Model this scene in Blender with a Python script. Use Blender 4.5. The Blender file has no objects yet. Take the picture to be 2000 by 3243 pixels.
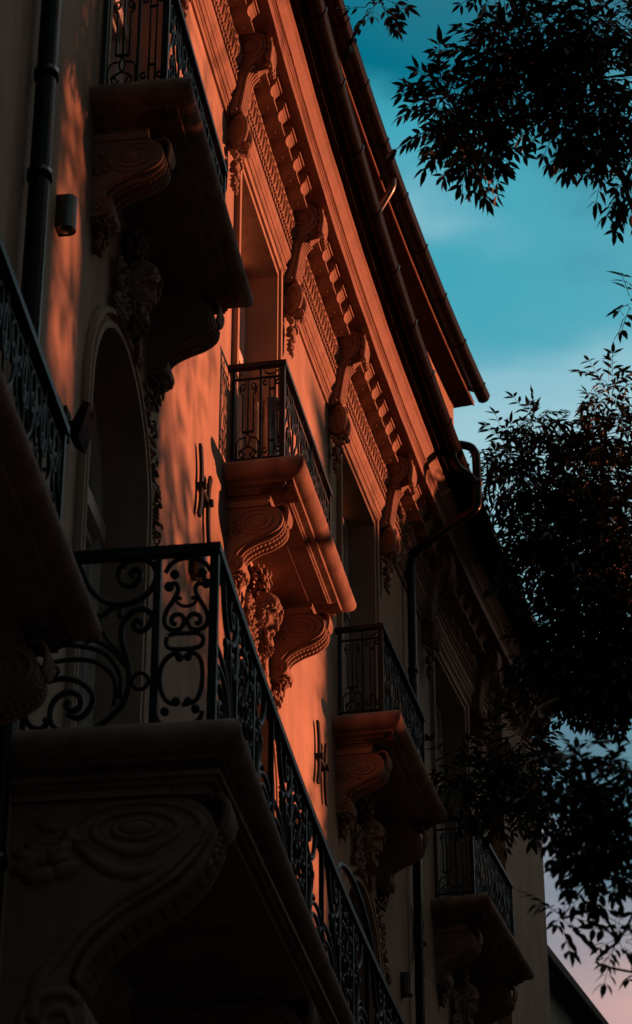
import bpy, math, random
from mathutils import Vector, Matrix, Euler, noise
random.seed(11)
R = math.radians
scene = bpy.context.scene
COL = scene.collection

# ------------------------------------------------------------------ camera
cam_d = bpy.data.cameras.new("camera")
cam = bpy.data.objects.new("camera", cam_d)
COL.objects.link(cam)
cam_d.sensor_fit = 'VERTICAL'
cam_d.sensor_height = 36.0
cam_d.sensor_width = 36.0
cam_d.lens = 91.17
cam_d.clip_start = 0.1
cam_d.clip_end = 2000
cam.location = (0, 0, 0)
cam.rotation_euler = Euler((R(90 + 30.7227), 0, R(0.0)), 'XYZ')
cam_d.dof.use_dof = True
cam_d.dof.focus_distance = 23.0
cam_d.dof.aperture_fstop = 4.5
scene.camera = cam

# ------------------------------------------------------------------ light
SUN_AZ, SUN_EL = 66.0, 2.0
world = bpy.data.worlds.new("World")
scene.world = world
world.use_nodes = True
nt = world.node_tree
nt.nodes.clear()
N = nt.nodes.new
L = nt.links.new
out = N('ShaderNodeOutputWorld')
bg = N('ShaderNodeBackground')
tc = N('ShaderNodeTexCoord')
sep = N('ShaderNodeSeparateXYZ')
L(tc.outputs['Generated'], sep.inputs[0])
# thin streaky cloud, stretched along the horizon
mp = N('ShaderNodeMapping')
mp.inputs['Scale'].default_value = (5.0, 3.0, 11.0)
mp.inputs['Rotation'].default_value = (0, R(-14), 0)
L(tc.outputs['Generated'], mp.inputs[0])
nz = N('ShaderNodeTexNoise')
nz.inputs['Scale'].default_value = 1.3
nz.inputs['Detail'].default_value = 5
nz.inputs['Roughness'].default_value = 0.45
L(mp.outputs[0], nz.inputs['Vector'])
ma = N('ShaderNodeMath'); ma.operation = 'MULTIPLY_ADD'
L(nz.outputs['Fac'], ma.inputs[0]); ma.inputs[1].default_value = 0.20; ma.inputs[2].default_value = -0.10
# warmer, lower band swings with azimuth
mz = N('ShaderNodeMath'); mz.operation = 'MULTIPLY_ADD'
L(sep.outputs[0], mz.inputs[0]); mz.inputs[1].default_value = 0.12; L(sep.outputs[2], mz.inputs[2])
el = N('ShaderNodeMath'); el.operation = 'ADD'
L(mz.outputs[0], el.inputs[0]); L(ma.outputs[0], el.inputs[1])
ramp = N('ShaderNodeValToRGB')
L(el.outputs[0], ramp.inputs[0])
cr = ramp.color_ramp
cr.interpolation = 'EASE'
SKY = [(0.0, (0.04, 0.026, 0.024)), (0.25, (0.14, 0.085, 0.08)), (0.352, (0.68, 0.37, 0.335)), (0.37, (0.50, 0.34, 0.335)), (0.39, (0.24, 0.255, 0.30)),
       (0.42, (0.085, 0.19, 0.25)), (0.46, (0.09, 0.27, 0.35)), (0.53, (0.32, 0.55, 0.62)), (0.58, (0.23, 0.49, 0.585)), (0.615, (0.05, 0.355, 0.46)),
       (0.655, (0.0, 0.155, 0.235)), (0.72, (0.03, 0.18, 0.23)), (0.80, (0.66, 0.86, 0.86)), (1.0, (1.0, 1.0, 1.0))]
cr.elements[0].position = SKY[0][0]; cr.elements[0].color = (*SKY[0][1], 1)
cr.elements[1].position = SKY[-1][0]; cr.elements[1].color = (*SKY[-1][1], 1)
for p, c in SKY[1:-1]:
    e = cr.elements.new(p); e.color = (*c, 1)
# the sky is brightest on the sunset side and falls off to the east behind the street
dot = N('ShaderNodeVectorMath'); dot.operation = 'DOT_PRODUCT'
L(tc.outputs['Generated'], dot.inputs[0]); dot.inputs[1].default_value = (0.08, 0.86, 0.50)
fall = N('ShaderNodeMapRange'); fall.interpolation_type = 'SMOOTHSTEP'
fall.inputs['From Min'].default_value = 0.60; fall.inputs['From Max'].default_value = 0.95
fall.inputs['To Min'].default_value = 0.0; fall.inputs['To Max'].default_value = 1.0
L(dot.outputs['Value'], fall.inputs['Value'])
back = N('ShaderNodeValToRGB'); L(sep.outputs[2], back.inputs[0])
bk = back.color_ramp; bk.elements[0].position = 0.0; bk.elements[0].color = (0.006, 0.018, 0.024, 1); bk.elements[1].position = 1.0; bk.elements[1].color = (0.26, 0.30, 0.295, 1)
for p_, c_ in ((0.40, (0.012, 0.028, 0.034, 1)), (0.70, (0.06, 0.095, 0.10, 1))):
    e_ = bk.elements.new(p_); e_.color = c_
mul = N('ShaderNodeMixRGB')
L(fall.outputs[0], mul.inputs[0]); L(back.outputs[0], mul.inputs[1]); L(ramp.outputs[0], mul.inputs[2])
sky = N('ShaderNodeTexSky'); sky.sky_type = 'NISHITA'
sky.sun_disc = False
sky.sun_elevation = R(SUN_EL); sky.sun_rotation = R(SUN_AZ)
skm = N('ShaderNodeMixRGB'); skm.blend_type = 'MULTIPLY'; skm.inputs[0].default_value = 1
L(sky.outputs[0], skm.inputs[1]); skm.inputs[2].default_value = (0.0015, 0.0015, 0.0015, 1)
# broad afterglow round the setting sun, out of view to the right
gd = N('ShaderNodeVectorMath'); gd.operation = 'DOT_PRODUCT'
L(tc.outputs['Generated'], gd.inputs[0])
gd.inputs[1].default_value = (math.sin(R(SUN_AZ - 6)) * math.cos(R(24)), math.cos(R(SUN_AZ - 6)) * math.cos(R(24)), math.sin(R(24)))
gf = N('ShaderNodeMapRange'); gf.interpolation_type = 'SMOOTHSTEP'
gf.inputs['From Min'].default_value = 0.62; gf.inputs['From Max'].default_value = 1.0
L(gd.outputs['Value'], gf.inputs['Value'])
gm_ = N('ShaderNodeMixRGB'); gm_.blend_type = 'ADD'; L(gf.outputs[0], gm_.inputs[0])
L(mul.outputs[0], gm_.inputs[1]); gm_.inputs[2].default_value = (0.34, 0.24, 0.18, 1)
mul = gm_
add = N('ShaderNodeMixRGB'); add.blend_type = 'ADD'; add.inputs[0].default_value = 1
L(mul.outputs[0], add.inputs[1]); L(skm.outputs[0], add.inputs[2])
L(add.outputs[0], bg.inputs['Color'])
bg.inputs['Strength'].default_value = 0.41
L(bg.outputs[0], out.inputs[0])

sd = bpy.data.lights.new("sun", 'SUN')
sd.energy = 3.0
sd.angle = R(1.4)
sd.color = (1.0, 0.265, 0.125)
sun = bpy.data.objects.new("sun", sd)
COL.objects.link(sun)
sdir = Vector((math.sin(R(SUN_AZ)) * math.cos(R(SUN_EL)), math.cos(R(SUN_AZ)) * math.cos(R(SUN_EL)), math.sin(R(SUN_EL))))
sun.rotation_euler = sdir.to_track_quat('Z', 'Y').to_euler()
sun.location = (30, 20, 30)

scene.view_settings.view_transform = 'Standard'
scene.view_settings.look = 'None'
scene.view_settings.exposure = 1.35
scene.view_settings.gamma = 1.0

# ------------------------------------------------------------------ facade curve (s along the street, o out of the wall, z up)
X0, Y0, TH0, K1, K2 = -1.4624, 13.4883, 7.8303, 0.42574, 0.0063451
SS = [-16 + i * 0.05 for i in range(1300)]
_tx, _ty = [0.0], [0.0]
def heading(s): return R(TH0 + K1 * s + K2 * s * s)
for i in range(1, len(SS)):
    t = heading((SS[i] + SS[i - 1]) / 2)
    _tx.append(_tx[-1] + math.sin(t) * 0.05); _ty.append(_ty[-1] + math.cos(t) * 0.05)
def _lk(a, s):
    f = (s + 16) / 0.05; i = max(0, min(len(a) - 2, int(f))); return a[i] + (a[i + 1] - a[i]) * (f - i)
_bx, _by = _lk(_tx, 0), _lk(_ty, 0)
def W(s, o, z):
    t = heading(s)
    return Vector((X0 + _lk(_tx, s) - _bx + math.cos(t) * o, Y0 + _lk(_ty, s) - _by - math.sin(t) * o, z))
BAY = 4.774
def ctr(k): return 5.78 + BAY * (k - 2)
GROUND = -1.6

# ------------------------------------------------------------------ materials
def mat(name, col, rough=0.8, var=0.15, scale=3.0, bump=0.0, bscale=60, metal=0.0, spec=0.4, streak=0.0, dirt=None, ior=1.5):
    m = bpy.data.materials.new(name); m.use_nodes = True
    t = m.node_tree; b = t.nodes['Principled BSDF']
    b.inputs['Roughness'].default_value = rough; b.inputs['Metallic'].default_value = metal
    b.inputs['Specular IOR Level'].default_value = spec; b.inputs['IOR'].default_value = ior
    tc = t.nodes.new('ShaderNodeTexCoord')
    n = t.nodes.new('ShaderNodeTexNoise'); n.inputs['Scale'].default_value = scale; n.inputs['Detail'].default_value = 6
    n.inputs['Roughness'].default_value = 0.62
    t.links.new(tc.outputs['Object'], n.inputs['Vector'])
    r = t.nodes.new('ShaderNodeValToRGB')
    r.color_ramp.elements[0].position = 0.3; r.color_ramp.elements[1].position = 0.7
    r.color_ramp.elements[0].color = (*[max(0, c * (1 - var)) for c in col], 1)
    r.color_ramp.elements[1].color = (*[min(1, c * (1 + var)) for c in col], 1)
    t.links.new(n.outputs['Fac'], r.inputs[0])
    last = r.outputs[0]
    if streak:
        mp = t.nodes.new('ShaderNodeMapping'); mp.inputs['Scale'].default_value = (3.2, 3.2, 0.55)
        t.links.new(tc.outputs['Object'], mp.inputs[0])
        n2 = t.nodes.new('ShaderNodeTexNoise'); n2.inputs['Scale'].default_value = 1.3; n2.inputs['Detail'].default_value = 7
        n2.inputs['Roughness'].default_value = 0.7
        t.links.new(mp.outputs[0], n2.inputs['Vector'])
        r2 = t.nodes.new('ShaderNodeValToRGB')
        r2.color_ramp.elements[0].position = 0.38; r2.color_ramp.elements[1].position = 0.62
        d = dirt or tuple(c * 0.6 for c in col)
        r2.color_ramp.elements[0].color = (*[1 - streak * (1 - d[i] / max(col[i], 1e-4)) for i in range(3)], 1)
        r2.color_ramp.elements[1].color = (1, 1, 1, 1)
        t.links.new(n2.outputs['Fac'], r2.inputs[0])
        mx = t.nodes.new('ShaderNodeMixRGB'); mx.blend_type = 'MULTIPLY'; mx.inputs[0].default_value = 1
        t.links.new(last, mx.inputs[1]); t.links.new(r2.outputs[0], mx.inputs[2]); last = mx.outputs[0]
    t.links.new(last, b.inputs['Base Color'])
    if bump:
        n3 = t.nodes.new('ShaderNodeTexNoise'); n3.inputs['Scale'].default_value = bscale; n3.inputs['Detail'].default_value = 4
        t.links.new(tc.outputs['Object'], n3.inputs['Vector'])
        bp = t.nodes.new('ShaderNodeBump'); bp.inputs['Strength'].default_value = bump; bp.inputs['Distance'].default_value = 0.02
        t.links.new(n3.outputs['Fac'], bp.inputs['Height']); t.links.new(bp.outputs[0], b.inputs['Normal'])
    return m
M = {}
M['stucco'] = mat('stucco', (0.36, 0.25, 0.18), 0.9, 0.20, 1.1, 0.25, 45, streak=0.65, dirt=(0.23, 0.165, 0.125))
M['stone'] = mat('carved_stone', (0.27, 0.175, 0.125), 0.85, 0.22, 5, 0.10, 60, streak=0.5)
M['slab'] = mat('weathered_stone', (0.24, 0.155, 0.115), 0.9, 0.3, 4, 0.3, 38, streak=0.7)
M['fascia'] = mat('painted_wood', (0.19, 0.10, 0.065), 0.7, 0.2, 4, 0.2, 40, streak=0.3)
M['iron'] = mat('wrought_iron', (0.010, 0.017, 0.020), 0.45, 0.3, 12, 0.2, 90, spec=0.15)
M['zinc'] = mat('dark_zinc', (0.006, 0.006, 0.007), 0.22, 0.35, 6, 0.03, 20, metal=0.0, spec=0.3, ior=1.12)
M['pipe'] = mat('pipe_metal', (0.007, 0.009, 0.010), 0.25, 0.3, 5, 0.03, 20, metal=0.0, spec=0.2)
M['lampmetal'] = mat('brushed_metal', (0.16, 0.15, 0.14), 0.35, 0.2, 8, 0.05, 50, metal=0.8)
M['drum'] = mat('polished_metal', (0.35, 0.34, 0.33), 0.2, 0.2, 4, 0.03, 12, metal=1.0)
M['paint'] = mat('window_paint', (0.60, 0.56, 0.50), 0.5, 0.08, 5, 0.05, 40)
M['glass'] = mat('window_glass', (0.012, 0.016, 0.018), 0.06, 0.1, 1, 0.02, 3, spec=0.6)
M['roof'] = mat('roof_tile', (0.06, 0.045, 0.04), 0.8, 0.3, 6, 0.4, 25)
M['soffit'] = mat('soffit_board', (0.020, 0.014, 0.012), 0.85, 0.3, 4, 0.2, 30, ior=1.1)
M['bark'] = mat('bark', (0.07, 0.05, 0.035), 0.95, 0.35, 8, 0.7, 30)
M['grey'] = mat('grey_render', (0.14, 0.125, 0.11), 0.9, 0.15, 2, 0.2, 40, streak=0.4)
M['pale'] = mat('pale_render', (0.42, 0.40, 0.36), 0.9, 0.15, 2, 0.2, 40, streak=0.4)
M['asphalt'] = mat('asphalt', (0.045, 0.045, 0.048), 0.95, 0.2, 3, 0.4, 90)
M['black'] = mat('black_plastic', (0.008, 0.008, 0.009), 0.8, 0.2, 6, spec=0.1)
def leafmat(name, c1, c2):
    m = bpy.data.materials.new(name); m.use_nodes = True
    t = m.node_tree; b = t.nodes['Principled BSDF']
    g = t.nodes.new('ShaderNodeNewGeometry')
    r = t.nodes.new('ShaderNodeValToRGB')
    r.color_ramp.elements[0].color = (*c1, 1); r.color_ramp.elements[1].color = (*c2, 1)
    t.links.new(g.outputs['Random Per Island'], r.inputs[0])
    t.links.new(r.outputs[0], b.inputs['Base Color'])
    b.inputs['Roughness'].default_value = 0.55
    b.inputs['Specular IOR Level'].default_value = 0.3
    return m
M['leaf'] = leafmat('ash_leaf', (0.010, 0.022, 0.014), (0.032, 0.046, 0.024))

# ------------------------------------------------------------------ mesh helpers
class MB:
    def __init__(s): s.v = []; s.f = []; s.sm = []
    def add(s, vs, fs, smooth=False):
        b = len(s.v); s.v.extend([tuple(v) for v in vs]); s.f.extend([tuple(i + b for i in f) for f in fs]); s.sm.extend([smooth] * len(fs))
        return s
    def box(s, x0, x1, y0, y1, z0, z1):
        return s.add([(x0, y0, z0), (x1, y0, z0), (x1, y1, z0), (x0, y1, z0), (x0, y0, z1), (x1, y0, z1), (x1, y1, z1), (x0, y1, z1)],
                     [(0, 3, 2, 1), (4, 5, 6, 7), (0, 1, 5, 4), (1, 2, 6, 5), (2, 3, 7, 6), (3, 0, 4, 7)])
    def tube(s, pts, r, n=6, smooth=True, closed=False, caps=True, flat=1.0, up=None):
        pts = [Vector(p) for p in pts]; m = len(pts)
        if m < 2: return s
        rr = r if isinstance(r, (list, tuple)) else [r] * m
        tang = []
        for i in range(m):
            a = pts[(i - 1) % m] if (closed or i > 0) else pts[i]; b = pts[(i + 1) % m] if (closed or i < m - 1) else pts[i]
            d = b - a; tang.append(d.normalized() if d.length > 1e-9 else Vector((0, 0, 1)))
        ref = Vector(up) if up else (Vector((0, 0, 1)) if abs(tang[0].z) < 0.9 else Vector((1, 0, 0)))
        vs = []; nrm = None
        for i in range(m):
            if up: a = ref - tang[i] * ref.dot(tang[i])
            else:
                a = (nrm if nrm is not None else ref); a = a - tang[i] * a.dot(tang[i])
            if a.length < 1e-6: a = tang[i].orthogonal()
            a.normalize(); nrm = a; b = tang[i].cross(a)
            for k in range(n):
                an = 2 * math.pi * (k + 0.5) / n
                vs.append(pts[i] + a * math.cos(an) * rr[i] * flat + b * math.sin(an) * rr[i])
        fs = []
        for i in range(m if closed else m - 1):
            j = (i + 1) % m
            for k in range(n):
                k2 = (k + 1) % n
                fs.append((i * n + k, i * n + k2, j * n + k2, j * n + k))
        if caps and not closed:
            fs.append(tuple(range(n - 1, -1, -1))); fs.append(tuple((m - 1) * n + k for k in range(n)))
        return s.add(vs, fs, smooth)
    def blob(s, c, rad, rot=None, nu=8, nv=6, fn=None):
        c = Vector(c); q = rot or Matrix.Identity(3); vs = []; fs = []
        for j in range(nv + 1):
            ph = math.pi * j / nv
            for i in range(nu):
                th = 2 * math.pi * i / nu
                d = Vector((math.sin(ph) * math.cos(th), math.sin(ph) * math.sin(th), math.cos(ph)))
                k = fn(d) if fn else 1.0
                vs.append(c + q @ Vector((d.x * rad[0] * k, d.y * rad[1] * k, d.z * rad[2] * k)))
        for j in range(nv):
            for i in range(nu):
                i2 = (i + 1) % nu; fs.append((j * nu + i, (j + 1) * nu + i, (j + 1) * nu + i2, j * nu + i2))
        return s.add(vs, fs, True)
    def prism(s, poly, y0, y1, smooth=False):          # poly in (x,z), extruded along y
        n = len(poly); vs = [(p[0], y0, p[1]) for p in poly] + [(p[0], y1, p[1]) for p in poly]
        s.add(vs, [(i, (i + 1) % n, n + (i + 1) % n, n + i) for i in range(n)], smooth)
        return s.add(vs, [tuple(range(n - 1, -1, -1)), tuple(range(n, 2 * n))], False)
    def build(s, name, m, parent=None, frame=None):
        me = bpy.data.meshes.new(name); me.from_pydata(s.v, [], s.f)
        me.polygons.foreach_set('use_smooth', s.sm); me.materials.append(m); me.update()
        o = bpy.data.objects.new(name, me); COL.objects.link(o)
        if parent: o.parent = parent
        if frame is not None: put(o, frame)
        return o
def put(o, frame):                 # frame = (s, o, z): local x is out of the wall, local y runs along it
    s, oo, z = frame
    p = W(s, oo, z); par = o.parent
    if par: p = p - par.location
    o.location = p; o.rotation_euler = (0, 0, -heading(s))
def tag(o, label=None, cat=None, group=None, kind=None):
    if label: o['label'] = label
    if cat: o['category'] = cat
    if group: o['group'] = group
    if kind: o['kind'] = kind
    return o
def empty(name, loc):
    o = bpy.data.objects.new(name, None); COL.objects.link(o); o.location = loc; o.empty_display_size = 0.3
    return o
def copyo(src, parent=None, frame=None):
    c = src.copy(); COL.objects.link(c); c.parent = parent
    if frame is not None: put(c, frame)
    return c
def frange(a, b, d):
    n = max(1, int(math.ceil((b - a) / d))); return [a + (b - a) * i / n for i in range(n + 1)]
def sweep(mb, prof, s0, s1, d=0.3, org=Vector((0, 0, 0)), smooth=False, caps=True, jit=0.0):
    ss = frange(s0, s1, d); n = len(prof); vs = []
    for i, s in enumerate(ss):
        for k, (o, z) in enumerate(prof):
            j = jit * noise.noise(Vector((s * 1.7, k * 3.1, 4))) if jit else 0
            vs.append(W(s, o + j, z + j * 0.6) - org)
    fs = [(i * n + k, (i + 1) * n + k, (i + 1) * n + k + 1, i * n + k + 1) for i in range(len(ss) - 1) for k in range(n - 1)]
    mb.add(vs, fs, smooth)
    if caps: mb.add(vs, [tuple(range(n)), tuple((len(ss) - 1) * n + k for k in range(n - 1, -1, -1))], False)
    return mb
def crom(P, n=6, closed=False):
    P = [Vector(p) for p in P]; m = len(P); o = []
    rng = range(m if closed else m - 1)
    for i in rng:
        p0 = P[(i - 1) % m] if (closed or i > 0) else P[i]; p1 = P[i]; p2 = P[(i + 1) % m]; p3 = P[(i + 2) % m] if (closed or i < m - 2) else p2
        for k in range(n):
            t = k / n
            o.append(0.5 * ((2 * p1) + (p2 - p0) * t + (2 * p0 - 5 * p1 + 4 * p2 - p3) * t * t + (3 * p1 - p0 - 3 * p2 + p3) * t ** 3))
    if not closed: o.append(P[-1])
    return o
def spiral(cx, cy, r0, r1, a0, a1, n=22):
    return [(cx + (r0 + (r1 - r0) * i / n) * math.cos(R(a0 + (a1 - a0) * i / n)), cy + (r0 + (r1 - r0) * i / n) * math.sin(R(a0 + (a1 - a0) * i / n))) for i in range(n + 1)]

def carved(mb, c, k, rnd, out=0.4):       # one carved leaf or fruit of size k hanging on a wall (x is outward)
    if rnd.random() < .22:
        mb.blob(c, (k * .62, k * .62, k * .62), None, 8, 6); return
    a = rnd.uniform(-1.1, 1.1); t = rnd.uniform(-.2, .9)
    d = Vector((math.sin(t) * out + .15, math.sin(a) * .8, -math.cos(a) * .9)).normalized(); sd = d.cross(Vector((1, rnd.uniform(-.4, .4), .1))).normalized(); nn = sd.cross(d).normalized()
    if nn.x < 0: nn = -nn
    c = Vector(c); L_, w = k * rnd.uniform(1.7, 2.4), k * rnd.uniform(.75, 1.0)
    vs = []; n = 6
    for i in range(n + 1):
        u = i / n; ww = w * math.sin(math.pi * min(1, u * .92 + .08)) ** .8 * (1 + .22 * math.cos(u * 15)); cu = nn * (k * .55 * math.sin(u * 2.6) - k * .35 * u * u)
        p = c + d * (L_ * (u - .35)) + cu
        vs += [p - sd * ww - nn * k * .10, p - sd * ww * .45 + nn * k * .20, p + nn * k * .02, p + sd * ww * .45 + nn * k * .20, p + sd * ww - nn * k * .10, p - nn * k * .35]
    fs = [(i * 6 + j, i * 6 + (j + 1) % 6, i * 6 + 6 + (j + 1) % 6, i * 6 + 6 + j) for i in range(n) for j in range(6)]
    mb.add(vs, fs, True)
# ------------------------------------------------------------------ the town house
S_A, S_B = -9.0, 19.75
TO = W(5.0, 0, GROUND)
house = tag(empty('town_house', TO), 'ornate stucco town house with carved cornice, bearded masks and iron balconies filling the picture', 'building')
BAYS = range(0, 5)
def hp(mb, name, m): return mb.build(name, m, house)

# wall with real openings
ARC_R, ARC_Z, N_Z, B_Z = 0.85, 9.03, 6.0, 11.19
WIN_W, WIN_T, WIN_B = 0.84, 14.50, B_Z + 0.03
wall = MB()
cuts = set()
for k in BAYS:
    c = ctr(k)
    for i in range(25): cuts.add(round(c - ARC_R + 2 * ARC_R * (0.5 - 0.5 * math.cos(math.pi * i / 24)), 4))
    for d in (-WIN_W, WIN_W): cuts.add(round(c + d, 4))
for s in frange(S_A, S_B, 0.6): cuts.add(round(s, 4))
cuts = sorted(x for x in cuts if S_A <= x <= S_B)
WT = 16.0
for a, b in zip(cuts, cuts[1:]):
    if b - a < 1e-3: continue
    mid = (a + b) / 2; seg = []
    lo_arch = hi_win = None
    k = min(BAYS, key=lambda q: abs(ctr(q) - mid)); c = ctr(k)
    za = lambda s: ARC_Z + math.sqrt(max(0, ARC_R ** 2 - (s - c) ** 2))
    if abs(mid - c) < ARC_R:
        seg.append((lambda s: GROUND, lambda s: N_Z)); top = za
    else:
        seg.append((lambda s: GROUND, lambda s: N_Z)); seg.append((lambda s: N_Z, za)); top = za
    if abs(mid - c) < WIN_W:
        seg.append((top, lambda s: WIN_B)); seg.append((lambda s: WIN_T, lambda s: WT))
    else:
        seg.append((top, lambda s: WIN_B)); seg.append((lambda s: WIN_B, lambda s: WIN_T)); seg.append((lambda s: WIN_T, lambda s: WT))
    for lo, hi in seg:
        v = [W(a, 0, lo(a)) - TO, W(b, 0, lo(b)) - TO, W(b, 0, hi(b)) - TO, W(a, 0, hi(a)) - TO]
        wall.add(v, [(0, 1, 2, 3)], True)
wall_o = hp(wall, 'wall', M['stucco'])
# end wall at the far corner and the body behind
eb = MB()
q = [W(S_B, 0, GROUND) - TO, W(S_B, -9, GROUND) - TO, W(S_B, -9, WT) - TO, W(S_B, 0, WT) - TO]
eb.add(q, [(0, 1, 2, 3)]); q1 = q
q = [W(S_A, 0, GROUND) - TO, W(S_A, -9, GROUND) - TO, W(S_A, -9, WT) - TO, W(S_A, 0, WT) - TO]
hp(eb, 'end_wall', M['stucco'])
eb = MB(); eb.add(q, [(3, 2, 1, 0)]); hp(eb, 'end_wall', M['stucco'])

# ---- windows
REV = 0.34
def rect_window():
    rv = MB()
    for (y0, y1) in ((-WIN_W, -WIN_W - 0.02), (WIN_W, WIN_W + 0.02)):
        rv.box(-REV - 0.05, -0.002, min(y0, y1), max(y0, y1), 0, WIN_T - WIN_B)
    rv.box(-REV - 0.05, -0.002, -WIN_W, WIN_W, WIN_T - WIN_B, WIN_T - WIN_B + 0.02)
    h = WIN_T - WIN_B
    sur = MB()
    for sg in (-1, 1):
        for (w0, w1, oo) in ((0.0, 0.06, 0.030), (0.06, 0.125, 0.055)):
            a, b = sorted((sg * (WIN_W + w0), sg * (WIN_W + w1)))
            sur.box(0.0, oo, a, b, 0, h + w1)
    for (w0, w1, oo) in ((0.0, 0.06, 0.033), (0.06, 0.125, 0.058)):
        sur.box(0.0, oo, -WIN_W, WIN_W, h + w0, h + w1)
    fr = MB(); x0, x1 = -REV, -REV + 0.07
    fr.box(x0, x1, -WIN_W, -WIN_W + 0.09, 0, h); fr.box(x0, x1, WIN_W - 0.09, WIN_W, 0, h)
    fr.box(x0, x1 + 0.003, -WIN_W, WIN_W, h - 0.09, h); fr.box(x0, x1 + 0.02, -WIN_W, WIN_W, 2.12, 2.24)
    fr.box(x0, x1 - 0.01, -0.05, 0.05, 0, 2.12); fr.box(x0, x1 - 0.01, -0.03, 0.03, 2.24, h)
    for sg in (-1, 1):      # sash leaves
        for (z0, z1) in ((0.06, 2.08), (2.28, h - 0.12)):
            a, b = sorted((sg * 0.06, sg * (WIN_W - 0.10)))
            for (p0, p1, r0, r1) in ((a, a + 0.05, z0, z1), (b - 0.05, b, z0, z1), (a, b, z0, z0 + 0.06), (a, b, z1 - 0.06, z1)):
                fr.box(x0 - 0.02, x0 + 0.045, p0, p1, r0, r1)
    gl = MB(); gl.box(x0 - 0.03, x0 - 0.015, -WIN_W, WIN_W, 0, h)
    return rv, sur, fr, gl
def arch_pts(r, n=28): return [(r * math.cos(math.pi * i / n), r * math.sin(math.pi * i / n)) for i in range(n + 1)]
def arch_band(mb, prof, n=32, zb=N_Z - ARC_Z):     # prof: (radius, out) polyline swept up one jamb, round the arch, down the other
    path = [(1, 0, zb)] + [(math.cos(math.pi * i / n), math.sin(math.pi * i / n), 0) for i in range(n + 1)] + [(-1, 0, zb)]
    m = len(prof); vs = []
    for (cx, cz, dz) in path:
        for (r, o) in prof: vs.append((o, cx * r, cz * r + dz))
    fs = [(i * m + k, i * m + k + 1, (i + 1) * m + k + 1, (i + 1) * m + k) for i in range(len(path) - 1) for k in range(m - 1)]
    mb.add(vs, fs, False)
def arch_window():
    rv = MB(); arch_band(rv, [(ARC_R + 0.002, 0.03), (ARC_R + 0.002, -REV - 0.06)])
    sur = MB()
    arch_band(sur, [(ARC_R, -0.01), (ARC_R, 0.045), (ARC_R + 0.045, 0.045), (ARC_R + 0.055, 0.012), (ARC_R + 0.09, 0.012), (ARC_R + 0.10, 0.05), (ARC_R + 0.135, 0.05), (ARC_R + 0.15, 0.02), (ARC_R + 0.15, -0.005)])
    fr = MB(); x0 = -REV
    arch_band(fr, [(ARC_R, x0 + 0.07), (ARC_R - 0.09, x0 + 0.07), (ARC_R - 0.09, x0 + 0.03), (ARC_R - 0.15, x0 + 0.03), (ARC_R - 0.15, x0 - 0.02)])
    fr.box(x0, x0 + 0.10, -ARC_R + 0.01, ARC_R - 0.01, -0.16, -0.03)
    fr.box(x0, x0 + 0.06, -0.055, 0.055, N_Z - ARC_Z, -0.16)
    fr.box(x0, x0 + 0.05, -0.03, 0.03, -0.03, ARC_R - 0.1)
    for sg in (-1, 1):
        a, b = sorted((sg * 0.07, sg * (ARC_R - 0.15)))
        fr.box(x0 - 0.02, x0 + 0.04, a, b, -0.26, -0.20); fr.box(x0 - 0.02, x0 + 0.04, a, b, -1.9, -1.84)
    gl = MB(); pts = arch_pts(ARC_R + 0.01)
    v = [(x0 - 0.025, y, z) for y, z in pts] + [(x0 - 0.025, -ARC_R, N_Z - ARC_Z), (x0 - 0.025, ARC_R, N_Z - ARC_Z)]
    gl.add(v, [tuple(range(len(v)))])
    return rv, sur, fr, gl
def place_windows(parts, z):
    first = None
    for k in BAYS:
        fr_ = (ctr(k), 0, z)
        if first is None:
            rv, sur, fr, gl = parts
            a = fr.build('window', M['paint'], house, fr_)
            kids = [gl.build('pane', M['glass'], a), rv.build('reveal', M['stucco'], a), sur.build('surround', M['stucco'], a)]
            first = (a, kids)
        else:
            a = copyo(first[0], house, fr_)
            for c in first[1]: copyo(c, a)
place_windows(rect_window(), WIN_B)
place_windows(arch_window(), ARC_Z)

# ---- entablature of the top floor
def swept(name, prof, s0, s1, m, smooth=False, d=0.25, jit=0.0, caps=True):
    return hp(sweep(MB(), prof, s0, s1, d, TO, smooth, caps, jit), name, m)
CE = 19.3   # far end of the cornice
swept('architrave', [(-.01, 14.62), (.022, 14.62), (.022, 14.70), (.034, 14.705), (.034, 14.735), (.050, 14.74), (.050, 14.83), (.062, 14.835), (.066, 14.865), (.085, 14.89), (.095, 14.93), (.095, 14.955), (.07, 14.96), (.07, 15.12), (.10, 15.125), (.11, 15.15), (.135, 15.23), (.15, 15.245), (.15, 15.27), (.135, 15.275), (.135, 15.56), (-.01, 15.56)], S_A, CE, M['stone'])
de = MB(); s = S_A; vs = []
while s < CE - 0.1:
    for (x, y) in ((s, 0.071), (s, 0.105), (s + 0.045, 0.105), (s + 0.045, 0.071)):
        vs += [W(x, 0.071, 14.975) - TO, W(x, y, 14.975) - TO, W(x, y, 15.035) - TO, W(x, 0.071, 15.035) - TO]
    s += 0.082
de.add(vs, [(i * 4 + k, i * 4 + 4 + k, i * 4 + 5 + k, i * 4 + 1 + k) for i in range(len(vs) // 4 - 1) for k in range(3)])
hp(de, 'dentil_band', M['stone'])
rp = MB(); s = S_A
while s < CE - 0.05:
    q = Matrix.Rotation(-heading(s), 3, 'Z') @ Matrix.Rotation(R(38), 3, 'X')
    rp.blob(W(s, 0.098, 15.085) - TO, (0.024, 0.036, 0.022), q, 6, 4); s += 0.052
hp(rp, 'rope_moulding', M['stone'])
lf = MB(); s = S_A
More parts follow.
